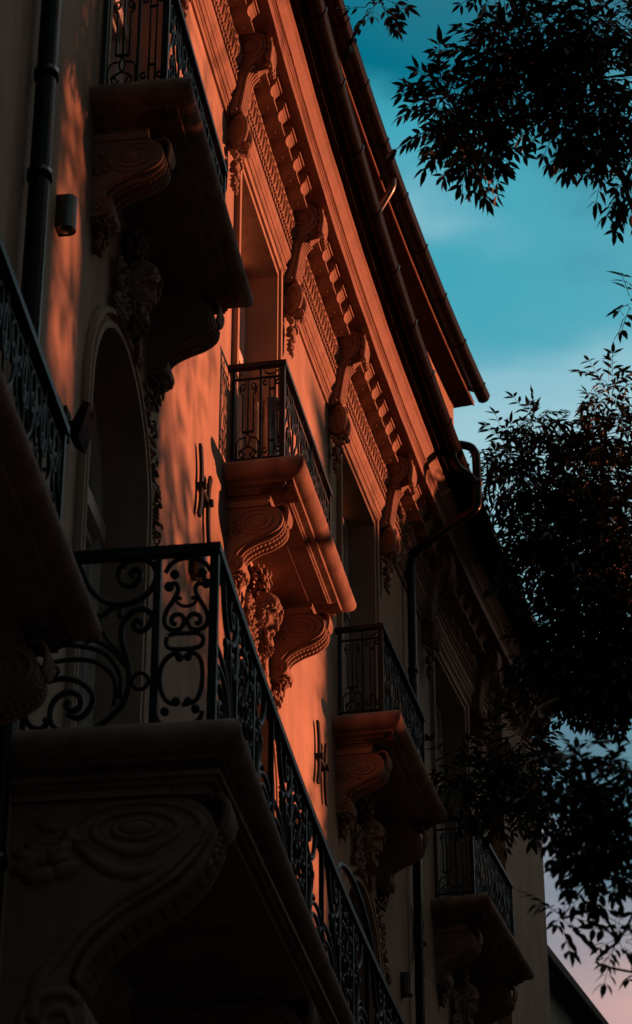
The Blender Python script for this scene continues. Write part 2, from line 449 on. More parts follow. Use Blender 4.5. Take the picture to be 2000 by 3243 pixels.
while s < CE - 0.05:
    q = Matrix.Rotation(-heading(s), 3, 'Z') @ Matrix.Rotation(R(20), 3, 'Y')
    lf.blob(W(s, 0.122, 15.185) - TO, (0.022, 0.040, 0.064), q @ Matrix.Rotation(R(24), 3, 'X'), 8, 6)
    lf.blob(W(s, 0.146, 15.19) - TO, (0.008, 0.010, 0.050), q @ Matrix.Rotation(R(24), 3, 'X'), 5, 4)
    s += 0.108
hp(lf, 'leaf_moulding', M['stone'])
st = MB(); ss_ = frange(S_A, CE, 0.065); vs = []
for i, q_ in enumerate(ss_):
    h_ = 0.020 if i % 2 else 0.004
    vs += [W(q_, 0.0515, 14.785 - h_) - TO, W(q_, 0.052 + h_ * 0.6, 14.785) - TO, W(q_, 0.0515, 14.785 + h_) - TO]
st.add(vs, [(i * 3 + k, i * 3 + 3 + k, i * 3 + 4 + k, i * 3 + 1 + k) for i in range(len(ss_) - 1) for k in range(2)], True)
hp(st, 'stud_row', M['stone'])
swept('cornice', [(.13, 15.555), (.415, 15.555), (.415, 15.535), (.445, 15.535), (.445, 15.655), (.455, 15.66), (.455, 15.69), (.465, 15.695), (.465, 15.715), (.482, 15.72), (.482, 15.745), (.47, 15.76), (.49, 15.80), (.53, 15.86), (.555, 15.885), (.555, 15.925), (.13, 15.925)], S_A, CE, M['fascia'], jit=0.006, d=0.2)
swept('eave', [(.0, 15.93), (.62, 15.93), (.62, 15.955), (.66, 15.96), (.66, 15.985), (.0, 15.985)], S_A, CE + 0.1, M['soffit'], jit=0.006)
# modillions
mo = MB()
mo.prism([(0, 0.0), (0.172, 0.0), (0.172, 0.028), (0.150, 0.055), (0.140, 0.10), (0.148, 0.15), (0.178, 0.185), (0.19, 0.19), (0.19, 0.275), (0, 0.275)], -0.085, 0.085)
mo.box(0.0, 0.21, -0.105, 0.105, 0.225, 0.279)
mo.box(0.07, 0.10, -0.02, 0.02, -0.012, 0.01)
proto = None; kons = [ctr(k) + d for k in BAYS for d in (-1.30, 1.27)] + [-4.1, -2.6 - 5.7]
nmod = int((CE - 0.3 - S_A - 0.5) / 0.367)
for i in range(nmod):
    s = S_A + 0.5 + 0.367 * i
    if s < -3.4: continue
    if min(abs(s - q) for q in kons) < 0.17: continue
    if proto is None: proto = mo.build('modillion', M['stone'], house, (s, 0.135, 15.275))
    else: copyo(proto, house, (s, 0.135, 15.275))

# ---- consoles under the cornice
def console():
    b = MB()
    # S shaped side profile (x out, z up, 0 = top)
    pr = crom([(0.0, 0, 0.0), (0.20, 0, 0.0), (0.275, 0, -0.05), (0.295, 0, -0.15), (0.275, 0, -0.24), (0.22, 0, -0.30), (0.165, 0, -0.37), (0.13, 0, -0.47), (0.11, 0, -0.60), (0.085, 0, -0.74), (0.03, 0, -0.80), (0, 0, -0.80)], 4)
    b.prism([(p.x, p.z) for p in pr], -0.10, 0.10, False)
    for sg in (-1, 1):       # volute and side relief
        y = sg * 0.10
        b.tube([(0.165 + x, y, -0.14 + z) for x, z in spiral(0, 0, 0.105, 0.03, -60, 560, 40)], 0.018, 6)
        b.blob((0.165, y, -0.14), (0.055, 0.03, 0.055), None, 12, 6)
        b.tube(crom([(0.26, y, -0.20), (0.19, y, -0.285), (0.13, y, -0.33), (0.07, y, -0.36), (0.03, y, -0.45)], 5), 0.014, 6)
        b.tube(crom([(0.05, y, -0.10), (0.05, y, -0.2), (0.10, y, -0.27)], 5), 0.012, 5)
    for i in range(5):       # flutes on the throat
        y = -0.076 + 0.038 * i
        b.tube(crom([(0.205, y, -0.335), (0.158, y, -0.40), (0.135, y, -0.50), (0.118, y, -0.63), (0.10, y, -0.75)], 4), [0.017] * 9 + [0.017] * 7 + [0.013], 6)
    l = MB()                 # acanthus leaf hanging on the scroll
    for i in range(7):
        y = -0.075 + 0.025 * i; w = 1 - abs(i - 3) / 4.5
        l.tube(crom([(0.25, y * 0.6, -0.005), (0.305, y, -0.06), (0.325, y * 1.05, -0.16), (0.315, y * 1.1, -0.26 - 0.10 * w), (0.335, y * 0.9, -0.32 - 0.10 * w)], 4), [0.012, 0.014, 0.016, 0.018, 0.02, 0.021, 0.021, 0.02, 0.021, 0.022, 0.021, 0.02, 0.018, 0.016, 0.014, 0.013, 0.010], 6)
    for i in range(10):
        sg = -1 if i % 2 else 1; z = -0.05 - 0.032 * i
        l.blob((0.305 + 0.012 * math.sin(i), sg * (0.075 + 0.012 * math.sin(i * 2.1)), z), (0.028, 0.022, 0.03), Matrix.Rotation(R(sg * 25), 3, 'X'), 6, 5)
    rnd0 = random.Random(2)
    c = MB()                 # shell cartouche, an oval shield on each flank
    for sg in (-1, 1):
        e1 = Vector((0.84, sg * 0.54, 0)); nn = Vector((0.54, sg * -0.84, 0)) * -1; o0 = Vector((0.085, sg * 0.05, -0.96)); nn = Vector((0.45, sg * 0.89, 0))
        c.tube([o0 + e1 * 0.075 * math.cos(2 * math.pi * i / 24) + Vector((0, 0, 0.135 * math.sin(2 * math.pi * i / 24))) for i in range(24)], 0.026, 7, True, True)
        c.blob(o0 - nn * 0.012, (0.07, 0.02, 0.125), Matrix.Rotation(R(sg * 30), 3, 'Z'), 12, 8)
        carved(c, o0 + Vector((.02, 0, .17)), .05, rnd0, 1.0); carved(c, o0 + Vector((.05, 0, -.15)), .05, rnd0, 1.0)
    c.blob((0.02, 0, -0.96), (0.06, 0.05, 0.12), None, 12, 8)
    c.blob((0.09, 0, -0.80), (0.045, 0.06, 0.04)); c.tube(crom([(0.03, -0.09, -0.80), (0.1, -0.05, -0.77), (0.12, 0.0, -0.80), (0.1, 0.05, -0.77), (0.03, 0.09, -0.80)], 4), 0.018, 6)
    g = MB(); rnd = random.Random(5)
    for i in range(26):
        t = i / 25; z = -1.13 - 0.37 * t; w = (0.075 - 0.055 * t) * (1 + 0.25 * math.sin(t * 14))
        carved(g, (0.03 + rnd.random() * 0.05 * (1 - t * 0.4), rnd.uniform(-w, w), z), 0.050 - 0.018 * t, rnd)
    for q in (b, l, c, g): q.v = [(v[0] * 1.2, v[1] * 1.12, v[2] * 1.12) for v in q.v]
    return b, l, c, g
cb, cl, cc, cg = console(); first = None
for k in BAYS:
    for d in (-1.30, 1.27):
        f = (ctr(k) + d, 0.0, 15.56)
        if first is None:
            a = cb.build('console', M['stone'], house, f)
            first = (a, [cl.build('acanthus_leaf', M['stone'], a), cc.build('cartouche', M['stone'], a), cg.build('garland', M['stone'], a)])
        else:
            a = copyo(first[0], house, f)
            for c in first[1]: copyo(c, a)

# ---- balconies
def slab_mesh(width, depth, thick=1.0):
    prof = [(-0.30, 0.0), (0.0, 0.0)] + [(0.085 * math.sin(R(a)) , -0.085 + 0.085 * math.cos(R(a))) for a in range(15, 181, 15)] + \
           [(-0.025, -0.172), (-0.03, -0.198), (-0.088, -0.203), (-0.088, -0.228), (-0.105, -0.232), (-0.105, -0.25), (-0.30, -0.252)]
    prof = [(a * thick, b * thick) for a, b in prof]
    hw = width / 2
    # fine steps so the vermiculated edge can be roughened
    path = []
    n1, n2 = int(depth / 0.025), int(width / 0.025)
    for i in range(n1 + 1): path.append((depth * i / n1, -hw, 0, -1))
    for i in range(1, n2): path.append((depth, -hw + width * i / n2, 1, 0))
    for i in range(n1, -1, -1): path.append((depth * i / n1, hw, 0, 1))
    c1, c2 = n1, n1 + n2
    m = MB(); vs = []; np_ = len(prof)
    for i, (x, y, nx, ny) in enumerate(path):
        if i == c1: nx, ny = 1, -1
        if i == c2: nx, ny = 1, 1
        for k, (d, z) in enumerate(prof):
            j = 0
            if 4 <= k <= 11: j = 0.005 * thick * noise.noise(Vector((x * 40, y * 40, k * 0.30)))
            d2 = d + j
            # keep inner offsets from crossing at the wall
            xx = x + nx * d2; yy = y + ny * d2
            vs.append((max(xx, -0.01), yy, z))
    fs = [(i * np_ + k, i * np_ + k + 1, (i + 1) * np_ + k + 1, (i + 1) * np_ + k) for i in range(len(path) - 1) for k in range(np_ - 1)]
    m.add(vs, fs, True)
    m.sm = [(i % (np_ - 1)) < 13 and (i % (np_ - 1)) > 0 for i in range(len(fs))]
    t = 0.29 * thick
    m.box(0, depth - t + .03, -hw + t - .03, hw - t + .03, -0.262 * thick, -0.245 * thick)
    m.box(0, depth - .235 * thick, -hw + .13 * thick, -hw + .36 * thick, -0.335 * thick, -0.253 * thick); m.box(0, depth - .235 * thick, hw - .36 * thick, hw - .13 * thick, -0.335 * thick, -0.253 * thick)
    m.box(0, depth - t, -hw + t, hw - t, -0.006, -0.001)
    return m
def scroll_bracket():
    b = MB()
    pr = crom([(0, 0, 0), (0.33, 0, 0.0), (0.43, 0, -0.03), (0.475, 0, -0.11), (0.455, 0, -0.20), (0.37, 0, -0.265), (0.25, 0, -0.31), (0.15, 0, -0.365), (0.10, 0, -0.43), (0.145, 0, -0.465), (0.15, 0, -0.53), (0.10, 0, -0.585), (0.02, 0, -0.60), (0, 0, -0.60)], 5)
    b.prism([(p.x, p.z) for p in pr], -0.13, 0.13)
    b.box(0, 0.36, -0.15, 0.15, 0.0, 0.055)
    for sg in (-1, 1):
        y = sg * 0.13
        for (r0, r1) in ((0.150, 0.140), (0.098, 0.090), (0.050, 0.045)):
            b.tube([(0.27 + 1.18 * r0 * math.cos(2 * math.pi * i / 28), y, -0.135 + 0.78 * r0 * math.sin(2 * math.pi * i / 28)) for i in range(28)], 0.013, 6, True, True)
        b.blob((0.27, y, -0.135), (0.05, 0.02, 0.035), None, 12, 6)
        b.tube(crom([(0.44, y, -0.19), (0.34, y, -0.255), (0.22, y, -0.30), (0.12, y, -0.355), (0.06, y, -0.43), (0.05, y, -0.5)], 5), 0.013, 6)
        b.tube([(0.085 + x, y, -0.51 + z) for x, z in spiral(0, 0, 0.062, 0.012, 40, 620, 34)], 0.011, 6)
        rnd = random.Random(3)
        for i in range(12):      # leaf relief between volute and wall
            b.blob((0.03 + rnd.random() * 0.09, y, -0.10 - rnd.random() * 0.15), (0.034, 0.02, 0.016), Matrix.Rotation(rnd.uniform(-1.5, 1.5), 3, 'Y'), 6, 5)
    und = MB()                   # beaded strips along the underside
    up = crom([(0.47, 0, -0.13), (0.45, 0, -0.205), (0.37, 0, -0.27), (0.25, 0, -0.315), (0.155, 0, -0.37), (0.115, 0, -0.425)], 7)
    for y in (-0.085, 0.085):
        und.tube([(p.x + 0.002, y, p.z - 0.004) for p in up], 0.016, 6)
    for i, p in enumerate(up[::2]):
        for y in (-0.035, 0.035):
            und.blob((p.x, y, p.z - 0.003), (0.024, 0.028, 0.018), None, 6, 5)
    rnd = random.Random(8)
    for i in range(18):          # lobed bulb under the small volute
        carved(und, (0.03 + rnd.random() * 0.12, rnd.uniform(-0.11, 0.11), -0.57 - rnd.random() * 0.045), 0.036, rnd)
    for i in range(9):           # shell at the front of the scroll
        y = -0.08 + 0.02 * i
        und.tube(crom([(0.40, y * 0.5, 0.035), (0.47, y, 0.03), (0.505, y, -0.02), (0.50, y * 0.9, -0.09), (0.485, y * 0.6, -0.13)], 3), 0.013, 5)
    dr = MB()
    for i in range(22):
        t = i / 21; w = 0.09 * (1 - t) + 0.012
        carved(dr, (0.02 + rnd.random() * 0.06 * (1 - 0.5 * t), rnd.uniform(-w, w), -0.62 - 0.18 * t), 0.034, rnd)
    return b, und, dr
br_b, br_u, br_d = scroll_bracket()

# iron work: curves drawn in (u, v) and mapped onto a panel
IRK = 1.0
def iron(mb, pl, mp, r, n=4, closed=False, sm=True):
    mb.tube([mp(u, v) for u, v in pl], r * IRK, n if n > 4 else 6, sm, closed)
def sp2(pts, n=5, closed=False): return [(p.x, p.y) for p in crom([(a, b, 0) for a, b in pts], n, closed)]
def side_panel_B(mb, mp, Wd, H):
    # traced on the railing: x 215..600, y 1110..250 (pixels of a close-up)
    U = lambda x: (x - 215) / 385 * Wd
    V = lambda y: (1110 - y) / 860 * H
    P = lambda l: [(U(a), V(b)) for a, b in l]
    for x, r in ((232, .016), (435, .012), (590, .020)): iron(mb, P([(x, 1110), (x, 250)]), mp, r, 4, sm=False)
    iron(mb, P([(215, 340), (600, 340)]), mp, .012); iron(mb, P([(215, 1035), (600, 1035)]), mp, .012); iron(mb, P([(215, 1095), (600, 1095)]), mp, .010)
    r = .0075
    for c, sg in ((300, 1), (385, -1)):
        iron(mb, P([(c + sg * 22 * math.cos(a) * (1 - i / 40), 405 + 38 * math.sin(a) * (1 - i / 40)) for i in range(30) for a in [R(180 if sg > 0 else 180) + R(i * 16) * -1]]), mp, r)
        iron(mb, sp2(P([(c - sg * 22, 405), (c - sg * 20, 440), (c - sg * 5, 470), (c + sg * 2, 500), (c + sg * 2, 800)]), 4), mp, r)
        iron(mb, P([(c + sg * 24 * math.cos(R(i * 15)) * (1 - i / 36), 985 + 36 * math.sin(R(i * 15)) * (1 - i / 36)) for i in range(28)]), mp, r)
    iron(mb, P([(343, 345), (343, 800)]), mp, r); iron(mb, P([(300, 800), (385, 800)]), mp, .012)
    iron(mb, sp2(P([(343, 805), (325, 870), (343, 925), (360, 870), (343, 805)]), 5), mp, r)
    iron(mb, sp2(P([(320, 850), (280, 860), (258, 920), (262, 1030)]), 5), mp, r); iron(mb, sp2(P([(366, 850), (405, 860), (425, 920), (420, 1030)]), 5), mp, r)
    iron(mb, sp2(P([(275, 975), (300, 950), (343, 930), (385, 950), (410, 975)]), 5), mp, r)
    for x in (502, 540):
        iron(mb, P([(x, 345), (x, 1030)]), mp, r)
    for y in (440, 890): iron(mb, P([(495, y), (547, y)]), mp, .011)
    for x in (470, 565):
        for y in (385, 970): iron(mb, P([(x + 15 * math.cos(R(i * 18)), y + 20 * math.sin(R(i * 18))) for i in range(18)]), mp, .0085)
    iron(mb, sp2(P([(465, 280), (480, 305), (513, 312), (545, 305), (560, 280)]), 4), mp, r); iron(mb, sp2(P([(470, 1085), (495, 1050), (530, 1042), (560, 1055), (580, 1085)]), 4), mp, r)
def front_panel_B(mb, mp, Wd, H):
    n = max(1, round(Wd / 0.42)); w = Wd / n; r = .010
    iron(mb, [(0, H - 0.105), (Wd, H - 0.105)], mp, .012); iron(mb, [(0, 0.085), (Wd, 0.085)], mp, .012); iron(mb, [(0, 0.015), (Wd, 0.015)], mp, .010)
    for i in range(n + 1): iron(mb, [(min(max(w * i, .01), Wd - .01), 0), (min(max(w * i, .01), Wd - .01), H)], mp, .009, 4)
    for i in range(n):
        c = w * (i + 0.5)
        for sg in (-1, 1):
            X = lambda x: c + sg * x * w
            iron(mb, [(X(a), b) for a, b in sp2([(.06, .70), (.14, .76), (.20, .70), (.14, .65), (.08, .69)], 4)], mp, r)
            iron(mb, [(X(a), b) for a, b in sp2([(.20, .70), (.26, .82), (.14, .885), (.03, .84), (.02, .72), (.10, .56), (.28, .46), (.40, .34), (.38, .18), (.24, .12), (.13, .20), (.17, .29), (.26, .27), (.24, .21)], 5)], mp, r)
            iron(mb, [(X(a), b) for a, b in sp2([(.44, .86), (.34, .74), (.36, .62), (.45, .60), (.44, .68), (.39, .67)], 4)], mp, r)
            iron(mb, [(X(a), b) for a, b in sp2([(.03, .10), (.05, .28), (.13, .38), (.05, .46), (.02, .40)], 4)], mp, r)
        mb.blob(mp(c, 0.47), (.018, .03, .03), None, 6, 5)
def railing_B(width, depth, H=1.0, ins=0.10):
    hw = width / 2 - ins; D = depth - 0.13
    m = MB()
    for sg in (-1, 1):
        side_panel_B(m, (lambda u, v, sg=sg: (0.03 + u, sg * hw, v)), D - 0.03, H - 0.02)
    front_panel_B(m, (lambda u, v: (D, -hw + u, v)), 2 * hw, H - 0.02)
    m.box(D - 0.018, D + 0.018, -hw - 0.018, -hw + 0.018, 0, H - 0.01); m.box(D - 0.018, D + 0.018, hw - 0.018, hw + 0.018, 0, H - 0.01)
    hr = MB()
    z0, z1, t = H - 0.02, H + 0.022, 0.030
    hr.box(0, D - t, -hw - t, -hw + t, z0, z1); hr.box(0, D - t, hw - t, hw + t, z0, z1); hr.box(D - t, D + t, -hw - t, hw + t, z0, z1 + 0.001)
    return m, hr
B_W, B_D = 2.35, 0.60
sl = slab_mesh(B_W, B_D); ra, hr = railing_B(B_W, B_D)
first = None
def balcony(s, z):
    global first
    f = (s, 0, z)
    if first is None:
        a = sl.build('balcony', M['slab'], house, f)
        kids = [ra.build('railing', M['iron'], a), hr.build('handrail', M['iron'], a)]
        bk = []
        for sg in (-1, 1):
            b = br_b.build('bracket', M['stone'], a) if sg < 0 else copyo(bk[0], a)
            b.location = (0.0, sg * 0.93, -0.37); bk.append(b)
        u = MB(); d = MB()
        u1 = br_u.build('bracket_carving', M['stone'], a); u1.location = (0, -0.93, -0.37)
        u2 = copyo(u1, a); u2.location = (0, 0.93, -0.37)
        d1 = br_d.build('leaf_drop', M['stone'], a); d1.location = (0, -0.93, -0.37)
        d2 = copyo(d1, a); d2.location = (0, 0.93, -0.37)
        first = (a, kids + bk + [u1, u2, d1, d2])
    else:
        a = copyo(first[0], house, f)
        for c in first[1]: copyo(c, a)
    return a
for k in (1, 2, 3, 4): balcony(ctr(k) + 0.02, B_Z)
balcony(-3.36, 6.13)

# the long lower balcony
LB0, LB1, LBD = -1.12, 8.4, 1.15
lw = LB1 - LB0; lc = (LB0 + LB1) / 2
def bend(mb, sc, so, z):     # map local (x out, y along, z) onto the curved wall
    mb.v = [tuple(W(sc + v[1], so + v[0], z + v[2]) - TO) for v in mb.v]; return mb
lsl = slab_mesh(lw, LBD, 1.0)
for (i0, z0, z1) in ((0.035, -0.285, -0.256), (0.06, -0.315, -0.285), (0.095, -0.365, -0.315)):
    lsl.box(0, LBD - i0, -lw / 2 + i0, lw / 2 - i0, z0, z1)
lb = hp(bend(lsl, lc, 0, N_Z), 'long_balcony', M['slab'])
def lyre(x): return x
def side_panel_N(mb, mp, Wd, H, part=None):
    yt = lambda x: 132 - 47 * (x - 165) / 1115
    yb = lambda x: 1130 - 30 * (x - 165) / 1115
    def P(l): return [((x - 165) / 1115 * Wd, (yb(x) - y) / (yb(x) - yt(x)) * H) for x, y in l]
    def C(l, r=.0125, n=5, closed=False): iron(mb, P(sp2(l, n, closed)), mp, r)
    C([(470, 165), (510, 250), (570, 320), (650, 365), (740, 375), (830, 350), (900, 290), (930, 220), (915, 160), (870, 120), (810, 112), (750, 125), (710, 165), (702, 215), (725, 255), (765, 270), (805, 255), (830, 215), (820, 180), (790, 175), (775, 200), (790, 215)], .0135)
    C([(470, 165), (440, 130), (400, 118)], .012)
    C([(850, 490), (825, 465), (803, 490), (820, 522), (860, 527), (900, 490), (908, 440), (875, 408), (820, 408), (770, 438), (738, 495), (733, 560), (750, 630), (775, 700), (790, 780), (785, 860), (750, 945), (690, 1005), (610, 1060), (520, 1085), (420, 1085), (355, 1050), (332, 990), (345, 920), (390, 877), (450, 865), (498, 890), (508, 935), (478, 965), (440, 955), (420, 930), (445, 915)], .0135)
    C([(430, 985), (500, 1008), (555, 970), (580, 905), (550, 845), (480, 802), (390, 787), (300, 805), (230, 855), (190, 930), (190, 1000), (230, 1052), (285, 1062), (315, 1030), (300, 1008)], .0135)
    C([(705, 945), (715, 860), (690, 780), (630, 722), (560, 692), (460, 682), (350, 692), (280, 715)], .011)
    C([(740, 905), (740, 800), (700, 715), (640, 655), (560, 622), (450, 602), (340, 600), (260, 610)], .011)
    C([(770, 720), (715, 640), (650, 575), (610, 500), (605, 440)], .010)
    C([(765, 725), (690, 645), (620, 595), (560, 575), (515, 590)], .010)
    C([(260, 610), (275, 640), (228, 650), (207, 680), (240, 702), (270, 732)], .011)
    C([(575, 465), (578, 430), (612, 440), (645, 410), (690, 393), (722, 410), (715, 445), (752, 452)], .011)
    C([(330, 770), (325, 735), (350, 722), (368, 745), (350, 770)], .008)
    iron(mb, P([(855 + 48 * math.cos(R(i * 15)), 812 + 46 * math.sin(R(i * 15))) for i in range(24)]), mp, .0095, 6, True)
    lyre_N(mb, P, mp)
def lyre_N(mb, P, mp):
    def C(l, r=.011, n=5, closed=False): iron(mb, P(sp2(l, n, closed)), mp, r)
    mx = lambda l: [(2230 - x, y) for x, y in l]
    C([(985, 195), (1010, 152), (1060, 120), (1115, 110), (1170, 118), (1225, 148), (1255, 190)])
    A = [(1012, 268), (1048, 262), (1064, 300), (1040, 352), (1002, 410), (986, 465), (1000, 510), (1050, 530), (1092, 512), (1105, 470), (1078, 440), (1038, 448), (1030, 485), (1060, 495)]
    C(A); C(mx(A))
    Bq = [(1085, 350), (1062, 342), (1060, 368), (1085, 388), (1115, 393)]
    C(Bq, .008); C(mx(Bq), .008)
    for x, y, q in ((1040, 207, 22), (1008, 278, 24), (1205, 200, 22), (1230, 262, 24), (1083, 686, 16), (1132, 682, 16), (1068, 932, 20), (1140, 930, 14), (1006, 985, 18), (1185, 975, 18)):
        iron(mb, P([(x + q * .6 * math.cos(R(i * 24)), y + q * .6 * math.sin(R(i * 24))) for i in range(15)]), mp, .0125, 6, True)
    C([(1015, 562), (1050, 550), (1110, 548), (1175, 548), (1212, 565), (1222, 592), (1205, 622), (1160, 634), (1080, 638), (1020, 630), (1000, 598)], .0105, 4, True)
    C([(1085, 660), (1030, 670), (985, 720), (970, 800), (985, 880), (1020, 930), (1070, 945)])
    C([(1130, 660), (1175, 665), (1212, 710), (1222, 800), (1210, 880), (1180, 930), (1105, 950)])
    C([(955, 1010), (975, 1045), (1030, 1068), (1100, 1072), (1165, 1062), (1210, 1030), (1225, 990)])
IRK = 1.25
rl = MB(); NH = 1.115; ND = LBD - 0.10; hw = lw / 2 - 0.12
for sg in (-1, 1):
    mp = (lambda u, v, sg=sg: (u + 0.02, sg * hw, v))
    side_panel_N(rl, mp, ND - 0.02, NH - 0.03)
    for x, r_ in ((0.03, .016), (0.70 * ND, .020), (ND, .024)): rl.box(x - r_, x + r_, sg * hw - r_, sg * hw + r_, 0, NH - 0.02)
    rl.box(0.02, ND, sg * hw - .014, sg * hw + .014, 0.03, 0.06)
unit = ND - 0.02; n = int(2 * hw / unit); uw = 2 * hw / n
for i in range(n):
    if i % 2 == 0: mp = (lambda u, v, i=i: (ND, -hw + i * uw + u, v))
    else: mp = (lambda u, v, i=i: (ND, -hw + (i + 1) * uw - u, v))
    side_panel_N(rl, mp, uw, NH - 0.03)
    for q in (0, 0.70): 
        y = mp(q * uw, 0)[1]; rl.box(ND - .016, ND + .016, y - .016, y + .016, 0, NH - 0.02)
rl.box(ND - .014, ND + .014, -hw, hw, 0.03, 0.06)
rail_o = bend(rl, lc, 0, N_Z).build('railing', M['iron'], lb)
hr = MB(); t = 0.034
for sg in (-1, 1): hr.box(0, ND - t, sg * hw - t, sg * hw + t, NH - 0.03, NH + 0.02)
for i in range(40):
    y0 = -hw - t + (2 * hw + 2 * t) * i / 40; y1 = -hw - t + (2 * hw + 2 * t) * (i + 1) / 40
    hr.add([(ND - t, y0, NH - .03), (ND + t, y0, NH - .03), (ND + t, y0, NH + .022), (ND - t, y0, NH + .022), (ND - t, y1, NH - .03), (ND + t, y1, NH - .03), (ND + t, y1, NH + .022), (ND - t, y1, NH + .022)],
           [(0, 1, 5, 4), (1, 2, 6, 5), (2, 3, 7, 6), (3, 0, 4, 7)] + ([(0, 3, 2, 1)] if i == 0 else []) + ([(4, 5, 6, 7)] if i == 39 else []))
bend(hr, lc, 0, N_Z).build('handrail', M['iron'], lb)
cr_ = MB()       # raised arch on the front railing
cr_.tube([W(4.62 - 0.85 * math.cos(math.pi * i / 20), ND, N_Z + NH + 0.30 * math.sin(math.pi * i / 20)) - TO for i in range(21)], 0.022, 6)
cr_.build('rail_arch', M['iron'], lb)
def scaled(mb):
    n = MB(); n.v = [(v[0] * 3.4 if v[0] < .1 else .34 + (v[0] - .1) * 1.95, v[1] * 1.5, v[2] * 1.3 if v[2] > -.2 else -.26 + (v[2] + .2) * 3.1) for v in mb.v]; n.f = mb.f; n.sm = mb.sm; return n
bb = scaled(br_b); bu = scaled(br_u); bd = scaled(br_d); fo = None
for s in (LB0 + 0.31, LB0 + 3.4, LB0 + 6.3, LB1 - 0.31):
    f = (s, 0, N_Z - 0.365)
    if fo is None: fo = [x.build(nm, M['stone'], lb) for x, nm in ((bb, 'bracket'), (bu, 'bracket_carving'), (bd, 'leaf_drop'))]; q = fo
    else: q = [copyo(x, lb) for x in fo]
    for x in q: x.location = W(*f) - TO; x.rotation_euler = (0, 0, -heading(s))

